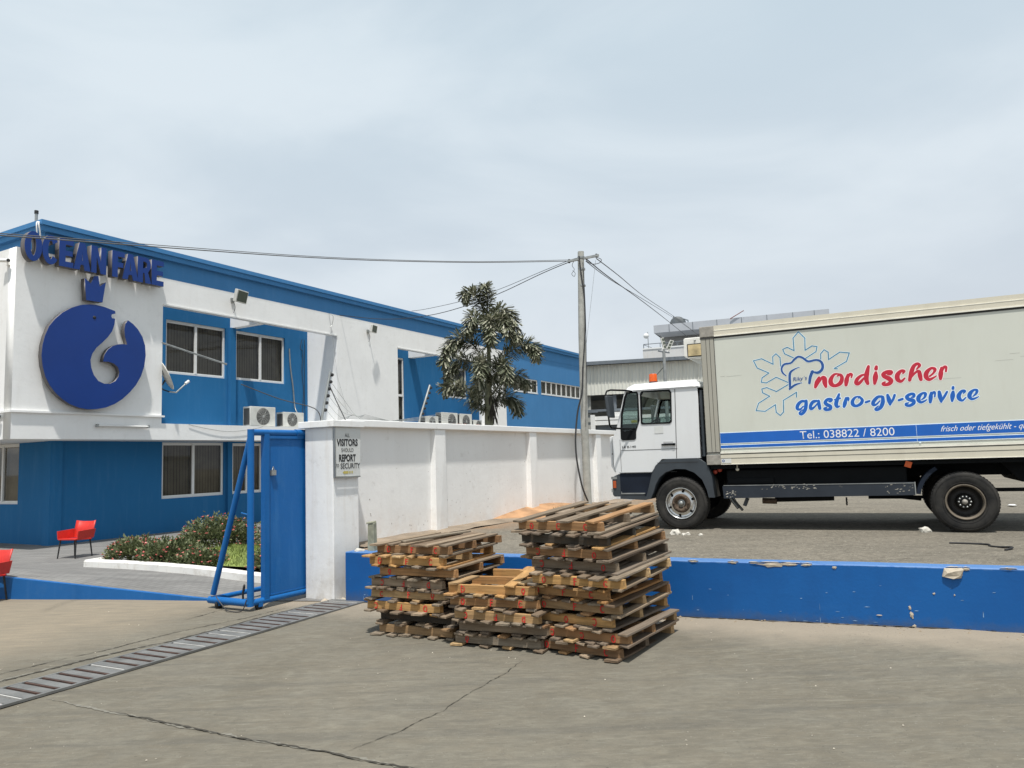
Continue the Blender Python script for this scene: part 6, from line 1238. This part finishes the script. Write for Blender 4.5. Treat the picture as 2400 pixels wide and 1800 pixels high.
vs = [(a, b, 4.83) for a, b in prof_]+[(a, b, 6.42) for a, b in prof_]; n = len(prof_)
mb.add(vs, [(i, i+1, n+i+1, n+i) for i in range(n-1)]); mb.build('cladding', m_clad, wh)
MB(oz).box(-3.2, L_, -.35, -.25, 6.42, 6.60).box(-3.2, L_, -.25, .1, 6.45, 6.56).build('gutter', m_fascia, wh)
MB(oz).add([(-3.2,-.3,6.58),(L_,-.3,6.58),(L_,14,7.3),(-3.2,14,7.3)], [(0,1,2,3)]).build('roof', m_fascia, wh)
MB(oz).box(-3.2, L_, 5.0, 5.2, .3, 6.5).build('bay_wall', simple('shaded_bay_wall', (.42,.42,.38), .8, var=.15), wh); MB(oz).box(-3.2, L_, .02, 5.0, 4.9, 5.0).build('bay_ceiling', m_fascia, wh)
for x in (1.2, 5.4, 10): MB(oz).box(x, x+.18, .15, .33, .3, 4.83).build('post', m_fascia, wh)
MB(oz).box(-3.0, L_, .1, .22, 3.95, 4.07).box(-.3, .4, -.02, .0, 3.9, 4.0).build('bay_rail', m_fascia, wh)
MB(oz).box(-3.0, -.0, .2, .5, .3, 4.83).build('bay_pier', MATS['shaded_bay_wall'], wh)
dk = FH.empty('loading_platform', 0.2, -.6, .55, 'white steel loading platform frame in the dark bay', 'loading dock')
MB(oz).box(0, 7, 0, .15, 3.20, 3.42).box(0, 7, .02, .15, 3.46, 3.66).box(-.15, .08, -.05, .1, 2.7, 3.75).box(1.0, 2.3, .1, 1.0, 3.66, 3.86).build('platform_beam', m_pvc, dk); MB(oz).box(0, 7, .3, 1.4, .3, 3.2).build('platform_base', m_fascia, dk)
MB(oz).box(1.95, 2.25, -.012, -.002, 3.26, 3.38).build('yellow_plate', simple('yellow_plate', (.6,.45,.03), .5), dk)
FG = Frame(9.2, 52.0, -21.5)
tw = FG.empty('tower_building', 0, 0, .55, 'pale office block with an overhanging grey roof band behind the warehouse', 'building')
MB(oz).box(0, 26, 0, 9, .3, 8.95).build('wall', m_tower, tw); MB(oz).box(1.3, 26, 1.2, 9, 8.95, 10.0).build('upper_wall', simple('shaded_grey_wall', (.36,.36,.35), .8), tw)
MB(oz).add([(.85,-.1,9.95),(12.1,-.1,9.95),(12.1,8,9.95),(.85,8,9.95),(.85,-.12,10.48),(12.1,-.12,10.48),(12.1,8,10.48),(.85,8,10.48),(1.35,.6,9.7),(12.1,.6,9.7)], [(4,5,6,7),(0,1,5,4),(3,0,4,7),(1,2,6,5),(8,9,1,0)]).build('roof_band', m_slab, tw)
mb = MB(oz)
for x in (1.9, 3.5, 5.1, 6.7, 8.3, 9.9, 11.2): mb.box(x, x+.03, -.135, -.1, 9.95, 10.482)
mb.build('band_joint', m_fascia, tw)
mb = MB(oz); mb.tube([(.05,.1,9.25),(9,.1,9.25)], .025, 6)
for x in (.05, 1.2, 2.35, 3.5): mb.tube([(x,.1,8.95),(x,.1,9.25)], .025, 6)
mb.tube([(.05,.1,9.22),(.6,.1,8.98)], .02, 5); mb.build('railing', m_fascia, tw)
MB(oz).box(-.05, 26, -.04, .0, 8.86, 8.95).build('wall_coping', m_pvc, tw)
tk = empty('roof_water_tank', FG.p(2.3, 1.5, 10.48), FG.a, 'dark round water tank on the grey roof behind the lorry cab', 'water tank')
MB().revolve([(0,-.6),(.35,-.6),(.5,-.5),(.56,-.1),(.56,.1),(.5,.5),(.35,.6),(0,.6)], 24, 'y', (0,0,.18)).build('shell', simple('dark_grey_tank_plastic', (.085,.095,.10), .6, var=.2), tk); MB().tube([(-.2,-.62,.1),(-.2,-.62,.7)], .03, 6).tube([(.3,-.3,.55),(.75,-.4,.35),(.75,-.4,-.02)], .05, 8).build('vent_pipe', m_fascia, tk)
rl = empty('roof_antenna_ball', FG.p(.38, .1, 8.95), 0, 'small white round antenna on a thin mast beside the roof railing', 'antenna')
MB().tube([(0,0,0),(0,0,1.15)], .022, 6).build('mast', m_steel, rl); MB().revolve([(0,.2),(.14,.14),(.2,0),(.14,-.14),(0,-.2)], 16, 'z', (-.14,-.1,.86)).build('ball', m_pvc, rl)
ra = empty('roof_ladder_rail', FG.p(6.9, -.2, 10.48), FG.a, 'small red-brown triangular rail on the roof edge above the lorry box', 'railing')
MB().tube([(-.9,0,-.05),(0,0,.42),(0,0,-.05)], .03, 6).build('rail', simple('red_brown_paint', (.18,.05,.04), .7), ra)
lp = empty('yard_light_mast', (5.12, 25, .57), 0, 'yard light mast with two panel lamps behind the lorry cab', 'light mast')
MB().tube([(0,0,0),(0,0,4.52)], [.07, .05], 10).build('mast', m_steel, lp); MB().obox((.0,0,4.43),(.19,0,-.035),(0,.03,0),(.002,0,.02)).build('cross_bar', m_fascia, lp)
MB().obox((.0,.0,4.72),(.055,0,.012),(0,.03,.0),(-.04,0,.19)).build('lamp_panel', m_acw, lp) ; MB().obox((.22,.0,4.66),(.06,0,-.02),(0,.03,.0),(.075,0,.15)).build('lamp_panel', m_acw, lp)
mb = MB()
for k in range(3):
    mb.obox((.0+.02-.026*(k-1),-.032,4.72+.12*(k-1)),(.035,0,.008),(0,.003,0),(-.010,0,.042)); mb.obox((.22+.046*(k-1),-.032,4.66+.095*(k-1)),(.038,0,-.012),(0,.003,0),(.018,0,.034))
mb.build('lamp_lens', m_glassgrey, lp); MB().tube([(-.05,0,4.42),(-.02,0,4.6)], .03, 6).tube([(.12,0,4.42),(.2,0,4.55)], .03, 6).build('lamp_bracket', m_pvc, lp)
MB().tube([(.0,0,3.95),(-.38,0,3.55)], .012, 5).build('stay', m_cable, lp)

# ================================================================== DEBRIS
m_stone = simple('pale_rubble_stone', (.50,.475,.42), .9, var=.2, scale=20, bump=.4)
def stone(x, y, z, s_, label, seed, mat=None, sq=(1, 1, .7)):
    rnd = random.Random(seed); bm = bmesh.new(); bmesh.ops.create_icosphere(bm, subdivisions=2, radius=1)
    for v in bm.verts: k = 1+.45*mnoise.noise(v.co*1.3+Vector((seed, 0, 0))); v.co = Vector((v.co.x*sq[0], v.co.y*sq[1], max(-.35, v.co.z*sq[2])))*k*s_
    me = bpy.data.meshes.new('stone'); bm.to_mesh(me); bm.free(); me.materials.append(mat or m_stone); o = bpy.data.objects.new('stone', me); COL.objects.link(o); o.location = (x, y, z+s_*.33); tag(o, label, 'stone')
stone(4.86, 9.10, ZO, .062, 'pale wedge stone lying in front of the rear lorry wheel', 3, sq=(1.1,.8,.75)); stone(2.02, 9.75, ZO, .065, 'largest white rubble piece beside the tall pallet stack', 5); stone(2.10, 9.62, ZO, .03, 'flat white rubble bit next to the largest piece', 6)
stone(2.16, 9.66, ZO, .032, 'middle white rubble bit near the front wheel', 7); stone(2.29, 9.53, ZO, .026, 'rightmost small white rubble bit near the front wheel', 8); stone(-1.86, 8.99, ZO, .05, 'grey stone at the foot of the gate pillar', 9, sq=(1.3,.8,.5))
tag(MB().tube(spline([(4.50,7.98,ZO+.008),(4.68,7.86,ZO+.008),(4.76,7.74,ZO+.010),(4.72,7.66,ZO+.006),(4.74,7.55,ZO+.008),(4.78,7.40,ZO+.02),(4.66,7.33,ZO+.006)]), .010, 6).build('cord', m_black), 'short black cord lying on the gravel of the upper yard', 'cord')
tag(MB().revolve([(0,0),(.04,.01),(.07,.02),(.04,.035),(0,.03)], 12, 'z', (8.0,12.3,ZO)).build('plastic_litter', m_pvc), 'crumpled white plastic litter beyond the rear wheel', 'litter')
tag(MB().add([(2.06,6.05,.010),(2.15,6.02,.012),(2.22,6.03,.008),(2.15,6.06,.02)], [(0,1,3),(1,2,3)]).build('plastic_scrap', simple('pale_blue_film', (.42,.52,.62), .5)), 'pale blue plastic scrap on the concrete right of the pallets', 'litter')
mb = MB(); rnd = random.Random(31)
for k in range(70):
    u = rnd.uniform(.7, 9.2); z = .62+abs(rnd.gauss(0, .30)) if rnd.random() < .75 else rnd.uniform(.7, 1.95); w = rnd.uniform(.003, .014); h = rnd.uniform(.003, .014); a = rnd.uniform(-.01, .01)
    q = [FW.p(u-w, .2985, z), FW.p(u+a, .2984, z-h), FW.p(u+w, .2985, z+a), FW.p(u-a, .2984, z+h)]; mb.quad(*q)
o = mb.build('wall_scuff', simple('dark_wall_scuffs', (.50,.47,.43), .9, var=.5, scale=30), None, kind='stuff'); o.parent = bw; o.matrix_parent_inverse = bw.matrix_basis.inverted()
# dry weeds at the wall foot
m_weed = leaf_mat('dry_weed', (.20,.19,.09), (.42,.36,.20)); mb = MB(); rnd = random.Random(9); c_ = FW.p(6.1, .15)
for k in range(420):
    x, y = c_.x+rnd.gauss(0, .24), c_.y+rnd.gauss(0, .22); leaf(mb, Vector((x, y, .60)), Vector((rnd.uniform(-.8, .8), rnd.uniform(-.8, .8), rnd.uniform(.5, 1.2))).normalized(), Vector((.1, .2, 1)), rnd.uniform(.04, .14), .006)
tag(mb.build('dry_weeds', m_weed), 'dry yellow weeds at the foot of the wall behind the pallets', 'weeds', kind='stuff')
bpy.context.view_layer.update()
